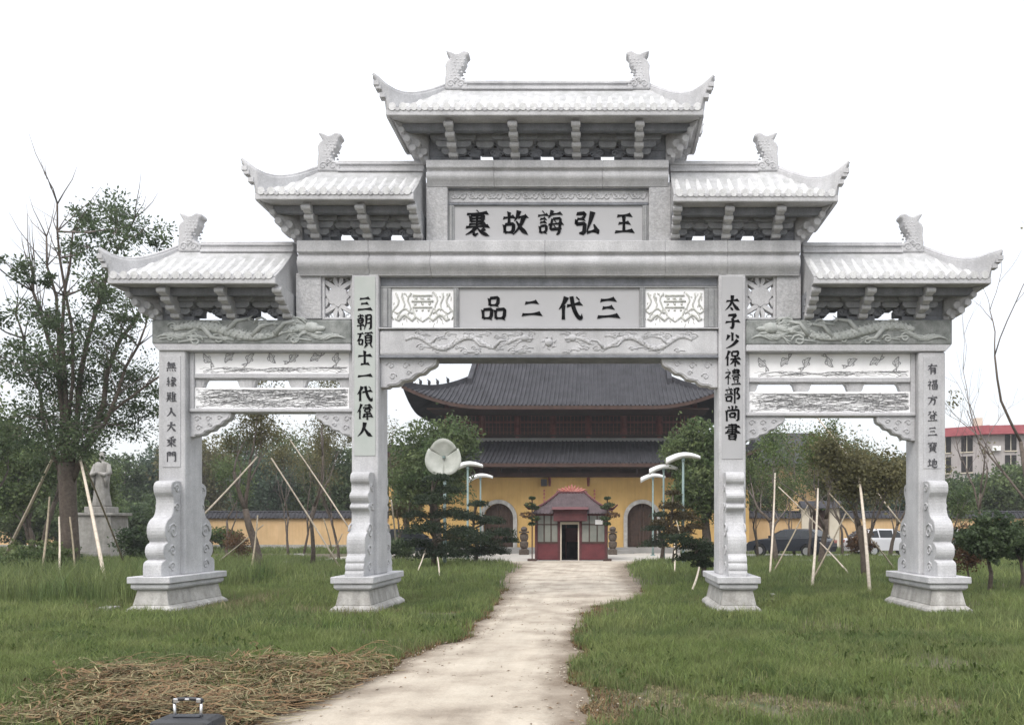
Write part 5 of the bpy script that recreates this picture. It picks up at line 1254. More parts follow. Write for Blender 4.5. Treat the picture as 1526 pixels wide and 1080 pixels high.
for c,w,h in AR3:
    n = 16; ri, ro = w, w+.24; zc = Zw0+h-w
    poly = [(c+ro,Zw0)]+[(c+ro*math.cos(math.pi*k/n), zc+ro*math.sin(math.pi*k/n)) for k in range(n+1)]+[(c-ro,Zw0),(c-ri,Zw0)]+[(c-ri*math.cos(math.pi*k/n), zc+ri*math.sin(math.pi*k/n)) for k in range(n+1)]+[(c+ri,Zw0)]
    mb = MB(); mb.prism(poly, 'y', 47.86, 48.12); mb.build('arch_surround', M['stone_warm'], hall)
    for s in (-1,1):
        mb = MB(); xs = sorted((c+s*.01, c+s*w)); mb.box(xs[0], xs[1], 48.3, 48.38, Zw0, Zw0+h); dd = mb.build('door', M['door'], hall)
        st_ = MB()
        for k in range(5): st_.box(xs[0]+.02+k*(w-.04)/5, xs[0]+(k+1)*(w-.04)/5-.02, 48.26, 48.3, Zw0+.1, Zw0+h-.1)
        st_.build('door_board', M['door'], dd)
q = MB(); q.box(TX-11.2, TX-10.8, 48.5, 60, Zw0, Zw1); q.box(TX+10.8, TX+11.2, 48.5, 60, Zw0, Zw1); q.box(TX-10.8,TX+10.8,59.6,60,Zw0,Zw1); q.build('side_wall', M['yellow'], hall)
# lintel zone and brackets below the lower eave
q = MB(); q.box(TX-11.3, TX+11.3, 47.7, 48.6, Zw1, Zw1+.30); q.build('timber_lintel', M['wood2'], hall)
q = MB(); q.box(TX-11.3, TX+11.3, 48.1, 48.6, Zw1+.302, Zw1+1.4); q.build('bracket_wall', M['wood2'], hall)
br = MB()
for (a,b,c,d_) in ((-.12,.12,0,.25),(-.35,.35,.25,.37),(-.15,.15,.37,.5),(-.5,.5,.5,.62)):
    br.box(a,b,-.35-.5*c,.05,c,d_); br.box(a*.35,b*.35,-.9*d_-.3,.05,c,d_)
brm = br.mesh('eave_bracket', M['wood2'])
for k in range(18):
    o = bpy.data.objects.new('eave_bracket', brm); link(o, hall); o.location = Vector((TX-10.4+k*1.22, 48.1, Zw1+.30))-wloc(hall)
for k in range(10):       # beam heads and lower columns against the wall
    x = TX-10.8+k*2.4; q = MB(); q.tube([(x,47.95,Zw1-.02),(x,47.95,Zw1-.55)], [.1,.07], 6); 
    if k in (4,5): q.build('beam_head', M['wood'], hall)
# upper storey
Zu0, Zu1 = pz(651,50.5), pz(598,50.5)
q = MB(); q.box(TX-8.2, TX+8.2, 50.5, 58, Zu0-1.2, Zu1+.6); q.build('upper_wall', M['wood2'], hall)
for k in range(8):
    x = TX-8.1+k*(16.2/7); q = MB(); q.tube([(x,50.42,Zu0-.9),(x,50.42,Zu1)], .17, 10); q.build('column', M['redlac'] if False else M['wood'], hall, smooth=True)
for k in range(7):
    xa = TX-8.1+k*(16.2/7)+.2; xb = TX-8.1+(k+1)*(16.2/7)-.2; q = MB()
    q.box(xa,xb,50.40,50.46,Zu0+.05,Zu0+.15); q.box(xa,xb,50.40,50.46,Zu0+.9,Zu0+.98); q.box(xa,xb,50.40,50.46,Zu1-.5,Zu1-.42)
    for j in range(9):
        x = xa+(xb-xa)*j/8; q.box(x-.025,x+.025,50.41,50.45,Zu0+.15,Zu1-.42)
    for z in np.linspace(Zu0+.3, Zu1-.6, 5): q.box(xa,xb,50.415,50.445,z-.015,z+.015)
    q.build('lattice_window', M['wood'], hall)
q = MB(); q.box(TX-8.6,TX+8.6,50.1,50.25,Zu0+.02,Zu0+.12); 
for k in range(60): q.box(TX-8.5+k*.288-.02,TX-8.5+k*.288+.02,50.15,50.2,Zu0-.3,Zu0+.02)
q.build('railing', M['wood2'], hall)
brs = brm
for k in range(15):
    o = bpy.data.objects.new('eave_bracket', brm); link(o, hall); o.location = Vector((TX-8.4+k*1.2, 50.3, Zu1-.05))-wloc(hall)
# roofs: ribbed tile surfaces
def hall_roof(ex, gx, y0, yr, zfun, lift, liftx, name, ridge_top, z_drop=.0, sp=.26, hipd=None):
    """front slope ribs; ex half width at the eave, gx half width where the hips meet; y0 eave; yr end of slope"""
    hd = hipd or (ex-gx)
    def yend(x):
        a = abs(x)
        return yr if a <= gx else y0+(ex-a)/(ex-gx)*hd
    def z(x, y):
        u = y-y0; l = max(0,(abs(x)-liftx)/(ex-liftx))**2*lift*max(0,1-u/hd); return zfun(u)+l
    surf = MB(); ribs = MB(); N = int(2*ex/sp); K = 10
    V = []
    for i in range(N+1):
        x = -ex+2*ex*i/N; ye = max(y0+.02, yend(x))
        for k in range(K+1):
            y = y0+(ye-y0)*k/K; V.append((TX+x, y, z(x,y)))
    surf.add(V, [(i*(K+1)+k, (i+1)*(K+1)+k, (i+1)*(K+1)+k+1, i*(K+1)+k+1) for i in range(N) for k in range(K)])
    # mirrored back slope
    yc = 54.0
    surf.add([(a,2*yc-b,c) for a,b,c in V], [(i*(K+1)+k, i*(K+1)+k+1, (i+1)*(K+1)+k+1, (i+1)*(K+1)+k) for i in range(N) for k in range(K)])
    # side slopes
    for s in (-1,1):
        V2 = []; Nn = 20
        for i in range(Nn+1):
            y = y0+(2*(yc-y0))*i/Nn; t_ = min(y-y0, 2*yc-y0-y)/hd; reach = min(1, t_)
            for k in range(7):
                u = hd*reach*k/6; l = max(0,1-min(y-y0,2*yc-y0-y)/4.4)**2*lift*max(0,1-u/hd)
                V2.append((TX+s*(ex-(ex-gx)*u/hd), y, zfun(u)+l))
        surf.add(V2, [(i*7+k,(i+1)*7+k,(i+1)*7+k+1,i*7+k+1) for i in range(Nn) for k in range(6)])
    so = surf.build(name, M['rooft'], hall, fixn=False)
    for i in range(N):
        x = -ex+2*ex*(i+.5)/N; ye = yend(x)
        if ye-y0 < .3: continue
        pts = [(TX+x, y0-.05+(ye-y0+.05)*k/7, z(x,y0+(ye-y0)*k/7)+.02) for k in range(8)]
        ribs.tube(pts, .06, 5)
    ribs.build('roof_tiles', M['rooft'], so, kind='stuff', fixn=False)
    # eave fascia following the curve
    n = 40; tops = []; bots = []
    for i in range(n+1):
        x = -ex+2*ex*i/n; zz = z(x,y0); tops.append((TX+x,y0+.03,zz+.0)); bots.append((TX+x,y0+.03,zz-.22))
    fa = MB(); fa.blade(tops, bots, .08); fa.build('eave_fascia', M['wood2'], so)
    raf = MB()
    for i in range(int(2*ex/.5)):
        x = -ex+.25+i*.5; raf.tube([(TX+x,y0+.1,z(x,y0)-.12),(TX+x,y0+2.4,z(x,y0)-.12+.55*(zfun(2.3)-zfun(0)))], .05, 4)
    raf.build('rafter', M['wood'], so, kind='stuff')
    # underside
    und = MB(); und.box(TX-ex*.86, TX+ex*.86, y0+.5, y0+3.2, zfun(0)-.14, zfun(0)-.08); und.build('soffit', M['wood2'], so)
    # hip ridges
    for s in (-1,1):
        tops = []; bots = []
        for k in range(12):
            t = k/11; x = s*(gx+(ex-gx)*t); y = y0+hd*(1-t); zz = z(x, y)
            tops.append((TX+x,y,zz+.28)); bots.append((TX+x,y,zz-.1))
        x = s*(ex+.35); tops.append((TX+x,y0-.3,tops[-1][2]+.38)); bots.append((TX+x,y0-.3,tops[-1][2]-.12))
        hp = MB(); hp.blade(tops, bots, .28); hr_ = hp.build('hip_ridge', M['rooft'], so)
        bst = MB()
        for t in (.35,.5,.62,.74,.86):
            x = s*(gx+(ex-gx)*t); y = y0+hd*(1-t); zz = z(x,y)+.28; bst.ball((TX+x,y,zz+.14),(.1,.1,.17),6); bst.tube([(TX+x,y,zz+.2),(TX+x+s*.1,y,zz+.36)],[.06,.03],5)
        bst.build('ridge_beast', M['rooft'], hr_)
    return so, z
zf = lambda u: 8.84+.538*u+.025*u*u
so, zz_ = hall_roof(9.9, 6.35, 46, 54, zf, 1.25, 5.0, 'upper_roof', True)
for s in (-1,1):         # gable (vertical) ridges and gable triangle
    tops = [(TX+s*6.35, y, zf(y-46)+.40) for y in np.linspace(48.9,54,10)]; bots = [(a,b,c-.5) for a,b,c in tops]
    mb = MB(); mb.blade(tops, bots, .3); mb.blade([(a,108-b,c) for a,b,c in tops], [(a,108-b,c) for a,b,c in bots], .3); mb.build('gable_ridge', M['rooft'], so)
    mb = MB(); mb.prism([(49.6,zf(3.6)-.1),(54,zf(8)-.05),(58.4,zf(3.6)-.1)], 'x', TX+s*6.2-.05, TX+s*6.2+.05); mb.build('gable_wall', M['wood'], hall)
q = MB(); q.box(TX-6.6,TX+6.6,53.8,54.2,zf(8)-.1,zf(8)+.12); q.build('main_ridge', M['rooft'], so)
zl = lambda u: pz(690,46)+.36*u+.012*u*u
so2, _ = hall_roof(11.6, 8.2, 45.8, 50.3, zl, 1.0, 7.0, 'lower_roof', False, hipd=4.4)
q = MB(); q.box(TX-8.4,TX+8.4,50.05,50.45,zl(4.3)-.05,zl(4.3)+.2); q.build('lower_ridge', M['asphalt'], so2)
q = MB(); q.box(px(811,47.9)-.18,px(811,47.9)+.18,47.6,47.95,pz(724,47.9),pz(714,47.9)); q.box(px(811,47.9)-.12,px(811,47.9)+.12,47.57,47.6,pz(722.5,47.9),pz(718,47.9)); wl = q.build('wall_lamp', M['blackplastic'], hall)
# strings of small red lanterns hanging on the wall
for k,x in enumerate((811,886)):
    q = MB(); c = px(x,47.6)
    q.tube([(c,47.6,pz(728,47.6)),(c,47.6,pz(746,47.6))], .012, 4)
    for j in range(4): q.ball((c,47.6,pz(731+j*5,47.6)), (.07,.07,.085), 8)
    o = q.build('lantern_string', M['redlac'], None, at=(c,47.6,0)); tag(o, ['string of small red lanterns hanging left of the booth roof','string of small red lanterns hanging right of the booth roof'][k], 'lantern', 'red lantern strings')
# stone lanterns / carved posts on both sides of the booth
for k,x in enumerate((781,913)):
    c = px(x,44.5); q = MB(); q.box(c-.26,c+.26,44.24,44.76,.0,.3); q.lathe([(.2,.3),(.16,.36),(.24,.5),(.25,.72),(.16,.8),(.22,.88),(.25,1.02),(.22,1.2),(.1,1.26)], (c,44.5,0), 10)
    q.box(c-.26,c+.26,44.24,44.76,1.26,1.36); q.ball((c,44.5,1.48),(.2,.2,.16),8)
    o = q.build('carved_stone_post', M['bark'], None, at=(c,44.5,0)); tag(o, ['dark carved stone post left of the red booth','dark carved stone post right of the red booth'][k], 'stone post', 'carved stone posts')
# ------------------------------------------------------------------ incense booth
BY = 36.9; bx0, bx1 = px(799,BY), px(903,BY); bc = (bx0+bx1)/2
bo = thing('incense_booth', 'small red-panelled booth with a hipped roof at the end of the path', 'booth', (bc,BY+1.5,0))
Zb1, Zb2, Zb3 = pz(808,BY), pz(781,BY), pz(768,BY)
dl, dr_ = px(833,BY), px(865,BY)
for a,b in ((bx0,dl),(dr_,bx1)):
    q = MB(); q.box(a+.05,b-.05,BY+.02,BY+.08,.05,Zb1); q.build('red_panel', M['red'], bo)
    q = MB(); q.box(a+.05,b-.05,BY+.03,BY+.05,Zb1,Zb3); wn = q.build('window', M['glass'], bo)
    q = MB(); n = 3
    for k in range(n+1): x = a+.05+(b-a-.1)*k/n; q.box(x-.025,x+.025,BY,BY+.07,Zb1,Zb3)
    q.box(a+.05,b-.05,BY-.01,BY+.06,Zb1-.04,Zb1+.04); q.box(a+.05,b-.05,BY,BY+.06,Zb2-.03,Zb2+.02); q.build('window_frame', M['wood2'], wn)
q = MB()
for x,ya in ((bx0,BY),(bx1,BY),(dl,BY),(dr_,BY),(bx0,BY+2.92),(bx1,BY+2.92)):
    q = MB(); q.box(x-.06,x+.06,ya-.02,ya+.12,.0,Zb3+.05); q.build('post', M['booth_wood'], bo)
for x in (bx0,bx1):
    q = MB(); q.box(x-.03,x+.03,BY+.12,BY+2.9,.05,Zb1); q.build('red_panel', M['red'], bo)
    q = MB(); q.box(x-.02,x+.02,BY+.12,BY+2.9,Zb1,Zb3); q.build('window', M['glass'], bo)
q = MB(); q.box(bx0+.1,bx1-.1,BY+2.4,BY+2.5,0,Zb3); q.box(bx0+.1,bx1-.1,BY+.2,BY+2.4,0,.03); q.build('back_panel', M['dark'], bo)
q = MB(); q.box(dl+.25,dr_-.12,BY+2.3,BY+2.39,.85,1.55); q.box(dl+.2,dl+.25,BY+2.3,BY+2.36,0,1.7); q.box(dr_-.12,dr_-.07,BY+2.3,BY+2.36,0,1.7);q.build('altar_screen', M['red'], bo)
q = MB(); q.box(dl+.06,dl+.12,BY+.0,BY+.08,0,Zb3-.3); q.box(dr_-.12,dr_-.06,BY,BY+.08,0,Zb3-.3); q.box(dl+.12,dr_-.12,BY,BY+.08,Zb3-.42,Zb3-.3); q.build('door_frame', M['cream'], bo)
q = MB(); q.box(px(798,BY),px(826,BY),BY-.03,BY+.1,Zb3+.0,Zb3+.12); q.box(px(875,BY),px(905,BY),BY-.03,BY+.1,Zb3+.0,Zb3+.12); q.build('fascia', M['booth_wood'], bo)
q = MB(); q.box(px(825,BY-.3),px(875,BY-.3),BY-.4,BY+.02,pz(776,BY-.3),pz(759,BY-.3)); q.prism([(BY-.65,pz(759,BY-.4)),(BY+.1,pz(759,BY-.4)),(BY+.1,pz(755,BY))],'x',px(823,BY),px(877,BY)); q.build('porch_canopy', M['booth_wood'], bo)
# booth roof with concave hips
q = MB(); K = 6; V = []
ze, zt = pz(765,BY-.4), pz(735,BY+1.4)
ea = (px(788,BY-.4),px(914,BY-.4),BY-.4,BY+3.4); ta = (px(832,BY+1.4),px(872,BY+1.4),BY+1.35,BY+1.65)
for k in range(K+1):
    t = k/K; f = t; z = ze+(zt-ze)*(.7*t+.3*t*t)
    e4 = [ea[i]+(ta[i]-ea[i])*f for i in range(4)]; V += [(e4[0],e4[2],z),(e4[1],e4[2],z),(e4[1],e4[3],z),(e4[0],e4[3],z)]
q.add(V, [(k*4+j,k*4+(j+1)%4,(k+1)*4+(j+1)%4,(k+1)*4+j) for k in range(K) for j in range(4)]+[(3,2,1,0),(K*4,K*4+1,K*4+2,K*4+3)])
rf = q.build('roof', M['booth_roof'], bo)
q = MB()
for i in range(26):
    t0 = (i+.5)/26; xb = ea[0]+(ea[1]-ea[0])*t0; tt = min(1, min(xb-ea[0], ea[1]-xb)/(ta[0]-ea[0])); pts = []
    for k in range(6):
        t = tt*k/5; pts.append((xb, ea[2]+(ta[2]-ea[2])*t, ze+(zt-ze)*(.7*t+.3*t*t)+.015))
    if tt > .1: q.tube(pts, .025, 4)
q.build('roof_ribs', M['booth_roof'], rf)
q = MB()
for xa,xb,sg in ((ea[0],ta[0],-1),(ea[1],ta[1],1)):
    pts = [(xa+(xb-xa)*t, ea[2]+(ta[2]-ea[2])*t, ze+(zt-ze)*(.7*t+.3*t*t)+.05+.18*(1-t)**4) for t in [k/8 for k in range(9)]]
    q.tube([(xa+sg*.2,ea[2]-.15,ze+.42)]+pts, [.03]+[.055]*9, 6)
    q.tube([(a,2*(BY+1.5)-b,c) for a,b,c in pts], .055, 6)
q.tube([(ta[0]-.1,BY+1.5,zt+.05),(ta[1]+.1,BY+1.5,zt+.05)], .09, 6)
q.build('roof_ridge', M['booth_wood'], rf)
q = MB(); c = (ta[0]+ta[1])/2
for k in range(9):
    a = (k-4)*.2; q.tube([(c+a*.35,BY+1.5,zt+.1),(c+a*.7,BY+1.5,zt+.32-.04*abs(k-4)),(c+a*.9,BY+1.5,zt+.48-.06*abs(k-4))], [.07,.06,.015], 5)
q.build('flame_finial', M['redlac'], rf)
q = MB(); q.box(px(887,BY),px(898,BY),BY-.05,BY-.02,pz(781,BY),pz(774,BY)); q.build('notice_plate', M['white'], bo)
# leafy candle stands beside the booth
for k,x in enumerate((793,905)):
    Y = 36.4; c = px(x,Y); t = thing('tiered_plant_stand', ['tiered stand of small dark and red leaf tufts left of the booth','tiered stand of small dark and red leaf tufts right of the booth'][k], 'plant stand', (c,Y,0), 0, 'tiered stands beside the booth')
    q = MB(); q.tube([(c,Y,0),(c,Y,pz(742,Y))], .03, 6); q.box(c-.2,c+.2,Y-.2,Y+.2,0,.1); q.build('pole', M['wood2'], t)
    for j,(dx,yy,w) in enumerate(((0,742,.16),(-.1,752,.3),(.12,756,.25),(-.25,767,.38),(.1,772,.3),(0,780,.2))):
        dx *= (1 if k == 0 else -1); r = np.random.default_rng(j+k*9); n = 260; e = r.normal(size=(n,3)); e /= np.linalg.norm(e,axis=1,keepdims=True)
        P = np.array([dx,0,pz(yy,Y)])+e*np.array([w,w*.7,w*.4])*r.uniform(.5,1,(n,1)); leaves('leaf_tuft', P, .05, M['leaf_brown' if j == 3 else 'leaf_dark'], t, j)
# ------------------------------------------------------------------ perimeter walls
def wall(label, x0, x1, Y, ztop, m='yellow2'):
    t = thing('perimeter_wall', label, 'wall', ((x0+x1)/2, Y, 0)); q = MB(); q.box(x0,x1,Y,Y+.35,0,ztop); q.build('wall_face', M[m], t)
    q = MB(); q.prism([(Y-.22,ztop+.0),(Y+.57,ztop+.0),(Y+.40,ztop+.22),(Y+.175,ztop+.45),(Y-.05,ztop+.22)], 'x', x0, x1); q.tube([(x0,Y+.175,ztop+.48),(x1,Y+.175,ztop+.48)], .07, 6); cp = q.build('coping', M['rooft'], t)
    q = MB(); n = int((x1-x0)/.28)
    for k in range(n): x = x0+.14+k*.28; q.tube([(x,Y-.24,ztop+.03),(x,Y-.03,ztop+.25),(x,Y+.16,ztop+.46)], .05, 4)
    q.build('coping_tiles', M['rooft'], cp, kind='stuff', fixn=False)
    q = MB(); q.box(x0,x1,Y-.04,Y-.002,0,.35); q.build('plinth', M['stone_warm'], t)
zw = pz(772,55)
wall('ochre perimeter wall with dark tiled coping behind the left bay', -46, TX-11.3, 55, zw)
wall('ochre perimeter wall with dark coping between the hall and the side gateway', TX+11.3, px(1194,55), 55, zw)
wall('ochre perimeter wall with dark coping right of the side gateway', px(1252,55), 44, 55, zw)
t = thing('side_gateway', 'cream-posted side gateway in the ochre wall behind the dark car', 'gateway', (px(1223,55),55,0))
for a,b in ((1195,1211),(1236,1251)):
    q = MB(); q.box(px(a,54.8),px(b,54.8),54.8,55.5,0,pz(757,54.8)); q.build('gate_post', M['cream'], t)
q = MB(); q.box(px(1211.5,55),px(1235.5,55),55.1,55.2,0,pz(760,55)); q.build('gate_leaf', M['wood2'], t)
q = MB(); q.prism([(54.4,pz(757,55)),(55.9,pz(757,55)),(55.15,pz(746,55))], 'x', px(1192,55), px(1254,55)); q.build('roof', M['rooft'], t)
# side hall with pale yellow gable
t = thing('side_hall', 'small side hall with pale yellow gable and dark roof beyond the right bay', 'building', (px(1190,64),68,0))
q = MB(); q.box(px(1160,64),px(1218,64),64,72,0,pz(690,64)); q.build('wall', M['yellow2'], t)
q = MB(); q.prism([(62.8,pz(692,64)),(73.2,pz(692,64)),(68,pz(645,68))], 'x', px(1134,64), px(1236,64)); q.build('roof', M['rooft'], t)
q = MB(); q.box(px(1172,63.9),px(1182,63.9),63.94,63.99,1.2,2.8); q.box(px(1198,63.9),px(1208,63.9),63.94,63.99,1.2,2.8); q.build('window', M['dark'], t)
# ------------------------------------------------------------------ apartment block on the right
AY = 80; ax = px(1462,AY); za = pz(648,AY)
t = thing('apartment_block', 'grey rendered apartment block with a red roof band at the right edge', 'building', (ax,AY,0))
def face_pt(u, side):      # distance u along a face from the near corner
    return (ax-u*.80, AY+u*.60) if side == 0 else (ax+u*.985, AY-u*.17+0*u)
def quadface(side, u0, u1, z0, z1, off, th, name, m, par):
    A, B = face_pt(u0,side), face_pt(u1,side); n = Vector((-.60,-.80,0)) if side == 0 else Vector((-.17,-.985,0))
    mb = MB(); V = []
    for o_ in (off, off+th):
        for (p,z) in ((A,z0),(B,z0),(B,z1),(A,z1)): V.append((p[0]+n.x*o_, p[1]+n.y*o_, z))
    mb.add(V, [(0,1,2,3),(7,6,5,4),(0,4,5,1),(1,5,6,2),(2,6,7,3),(3,7,4,0)]); return mb.build(name, M[m], par)
quadface(0, 0, 4.6, 0, za, -.3, .3, 'wall', 'wallgrey', t); quadface(1, 0.02, 16, 0, za, -.3, .3, 'wall', 'wallgrey', t)
quadface(0, -.9, 4.9, za, za+.9, -.6, 1.3, 'roof_band', 'redroof', t); quadface(1, -.2, 16, za+.003, za+.89, -.6, 1.35, 'roof_band', 'redroof', t)
q = MB(); q.add([(face_pt(-.5,0)[0],AY-.3,za+.9),(face_pt(16,1)[0],face_pt(16,1)[1],za+.9),(face_pt(16,1)[0],AY+12,za+.95),(face_pt(4.8,0)[0],face_pt(4.8,0)[1]+6,za+.95),(face_pt(4.8,0)[0],face_pt(4.8,0)[1],za+.9)],[(0,1,2,3,4)]); q.build('roof', M['redroof'], t)
for side,us in ((0,(.8,2.9)),(1,(2.3,5.2,8.4,11.5))):
    for u in us:
        for z in (pz(669,AY), pz(700,AY)):
            w = quadface(side, u, u+1.1, z-.2, z+1.5, .02, .03, 'window', 'dark', t)
            quadface(side, u+.52, u+.58, z-.2, z+1.5, .052, .03, 'window_bar', 'cream', w); quadface(side, u-.06, u+1.16, z-.30, z-.2, .02, .12, 'sill', 'cream', w)
quadface(1, 1.0, 1.8, pz(672,AY), pz(665,AY), .04, .35, 'air_conditioner', 'lampwhite', t)
quadface(1, 4.4, 4.6, 0, za, .02, .15, 'downpipe', 'cream', t)
q = MB(); q.box(ax+.2,ax+.9,AY+1.5,AY+2.2,za+.9,za+2.0); q.build('roof_tank', M['cream'], t)
q = MB(); q.tube([(ax-.2,AY+1.2,za+.9),(ax-.9,AY+1.2,za+2.7)], .05, 5); q.build('aerial', M['twig'], t)
# ------------------------------------------------------------------ statue
SY = 39; sx = px(152,SY)
t = thing('stone_statue', 'pale stone statue of a robed figure on a grey pedestal at the left', 'statue', (sx,SY,0))
q = MB(); q.box(px(112,SY),px(186,SY),SY-.9,SY+.9,0,.35); q.build('plinth', M['statue'], t, bev=.03)
q = MB(); q.frustum((px(118,SY),px(181,SY),SY-.75,SY+.75),.35,(px(121,SY),px(178,SY),SY-.7,SY+.7),pz(768,SY)); q.build('pedestal', M['statue'], t, bev=.03)
q = MB(); q.box(px(116,SY),px(183,SY),SY-.8,SY+.8,pz(768,SY),pz(764,SY)); q.build('pedestal_cap', M['statue'], t, bev=.02)
q = MB(); q.box(px(135,SY),px(168,SY),SY-.5,SY+.5,pz(764,SY),pz(755,SY)); q.build('base_block', M['statue'], t, bev=.03)
z0 = pz(755,SY); Hs = pz(674,SY)-z0
fig = MB(); n = 28; V = []
prof = [(0,.40,.30),(.03,.42,.32),(.12,.38,.29),(.28,.33,.25),(.42,.31,.23),(.5,.33,.24),(.60,.36,.25),(.70,.35,.23),(.78,.36,.20),(.815,.28,.16),(.835,.11,.10),(.86,.095,.095),(.885,.12,.12),(.93,.135,.14),(.965,.12,.13),(.99,.07,.08),(1.0,.02,.02)]
for tz,rx,ry in prof:
    for j in range(n):
        a = 2*math.pi*j/n; fold = 1+(.08*math.sin(a*7+tz*5)+.04*math.sin(a*13))*(1 if tz < .72 else 0)
        V.append((sx+rx*fold*math.cos(a)*Hs*.38, SY+ry*fold*math.sin(a)*Hs*.38, z0+tz*Hs))
fig.add(V, [(i*n+j,i*n+(j+1)%n,(i+1)*n+(j+1)%n,(i+1)*n+j) for i in range(len(prof)-1) for j in range(n)]+[tuple(range(n-1,-1,-1))])
for s in (-1,1):     # sleeves folding to the chest
    k = Hs*.38
    fig.tube([(sx+s*.30*k,SY,z0+.78*Hs),(sx+s*.40*k,SY-.05*k,z0+.62*Hs),(sx+s*.28*k,SY-.30*k,z0+.58*Hs),(sx+s*.05*k,SY-.36*k,z0+.62*Hs)], [.10*k,.13*k,.12*k,.06*k], 8)
    fig.tube([(sx+s*.30*k,SY-.2*k,z0+.58*Hs),(sx+s*.34*k,SY-.15*k,z0+.36*Hs)], [.12*k,.05*k], 6)
fig.ball((sx,SY-.145*.38*Hs,z0+.92*Hs),(.02,.03,.035),6); fig.ball((sx,SY,z0+1.0*Hs),(.07,.07,.06),8)
fig.build('figure', M['statue'], t, smooth=True)
q = MB(); q.box(px(170,37.5),px(183,37.5),37.2,37.6,0,pz(800,37.5)); o = q.build('stone_stele', M['stone_warm'], None, bev=.02, at=(px(176,37.5),37.4,0)); tag(o, 'short upright stone slab at the right foot of the statue', 'stone slab')
# stone slabs lying in the grass
for k,(x,y,w,lb) in enumerate([(440,829,30,'pale stone slab lying in the grass in the left bay'),(424,842,16,'small pale stone slab in front of the larger one in the left bay'),(545,836,18,'pale stone block near the second trunk, low in the left bay'),(707,906,12,'flat pale stone at the grass edge left of the path'),(20,848,40,'low grey kerb stone at the far left'),(1180,839,70,'long pale kerb slab on the lawn in the right bay'),(160,908,22,'flat pale stone left of the outer left pedestal'),(1152,888,7,'small white stone right of the inner right pedestal')]):
    Y = gy(y); q = MB(); w_ = w/F*Y; X = px(x,Y); q.box(X-w_/2,X+w_/2,Y-.15,Y+.2,-.02,.16 if k < 3 or k == 5 or k == 4 else .06); o = q.build('stone_slab', M['stone_warm'], None, bev=.02, at=(X,Y,0)); tag(o, lb, 'stone slab', 'stone slabs in the grass')
# ------------------------------------------------------------------ lamps
def lamp(label, x, Y, Z, rz=0):
    X = px(x,Y); t = thing('street_lamp', label, 'street lamp', (X,Y,0), 0, 'curved white street lamps along the path')
    q = MB(); q.tube([(X,Y,0),(X,Y,.5),(X,Y,Z-.05)], [.075,.055,.045], 8); q.lathe([(.14,0),(.14,.04),(.08,.08)], (X,Y,0), 10); q.build('pole', M['polegreen'], t, smooth=True)
    q = MB(); n = 12; w = .72; V = []
    for i in range(n+1):
        u = i/n; x_ = X-w*.95+u*w*1.9; zz = Z+.24*math.sin(math.pi*(u*.85+.05))-.14+.12*u; hw = .20*math.sin(math.pi*(.12+.76*u))**.6; th = .07+.08*(1-u)
        V += [(x_,Y-hw,zz-th*.3),(x_,Y,zz+th),(x_,Y+hw,zz-th*.3),(x_,Y,zz-th-.01)]
    q.add(V, [(i*4+j,(i+1)*4+j,(i+1)*4+(j+1)%4,i*4+(j+1)%4) for i in range(n) for j in range(4)]+[(0,1,2,3),(4*n+3,4*n+2,4*n+1,4*n)])
    q.build('lamp_head', M['lampwhite'], t, smooth=True); q = MB(); q.tube([(X,Y,Z-.08),(X,Y,Z+.04)], .07, 8); q.build('bracket', M['polegreen'], t)
lamp('curved white lamp on the right, largest and nearest of the three', 1018, 30.7, 4.3)
lamp('curved white lamp on the right, middle of the three', 989, 36.5, 4.3)
lamp('curved white lamp on the right, farthest and smallest, over the right arch', 973, 42.8, 4.3)
lamp('curved white lamp on the left, behind the disc lamp', 697, 34.9, 4.3)
lamp('curved white lamp on the left, farthest, standing before the left arch', 716, 42.8, 4.3)
Y = 30.2; X = px(662,Y); Zc = pz(682,Y)
t = thing('disc_lamp', 'lamp post with a big pale three-lobed disc head left of the path', 'street lamp', (X,Y,0))
q = MB(); q.tube([(X,Y+.1,0),(X,Y+.1,Zc+.1)], [.075,.05], 8); q.build('pole', M['polegreen'], t, smooth=True)
q = MB(); q.lathe([(.06,-.04),(.06,.04)], (X,Y-.09,Zc+.02), 10); q.build('hub', M['polegreen'], t)
for k in range(3):
    q = MB(); a0 = math.pi/2+k*2*math.pi/3; V = [(X,Y-.02,Zc)]; n = 14; rings = 5
    for r_ in range(1,rings+1):
        for j in range(n+1):
            a = a0-math.pi/3+2*math.pi/3*j/n; R_ = .70*(1+.05*math.cos(3*(a-a0)))*r_/rings*(1 if k else .93)
            dep = .16*(r_/rings)**2+.07*math.cos((j/n-.5)*math.pi)*(r_/rings)
            V.append((X+R_*math.cos(a), Y-dep, Zc+R_*math.sin(a)*1.08))
    fs = [(0,1+j,2+j) for j in range(n)]+[(1+(r_-1)*(n+1)+j, 1+r_*(n+1)+j, 2+r_*(n+1)+j, 2+(r_-1)*(n+1)+j) for r_ in range(1,rings) for j in range(n)]
    q.add(V, fs); o = q.build('disc_petal', M['lampdisc'], t, smooth=True); md = o.modifiers.new('solid','SOLIDIFY'); md.thickness = .02
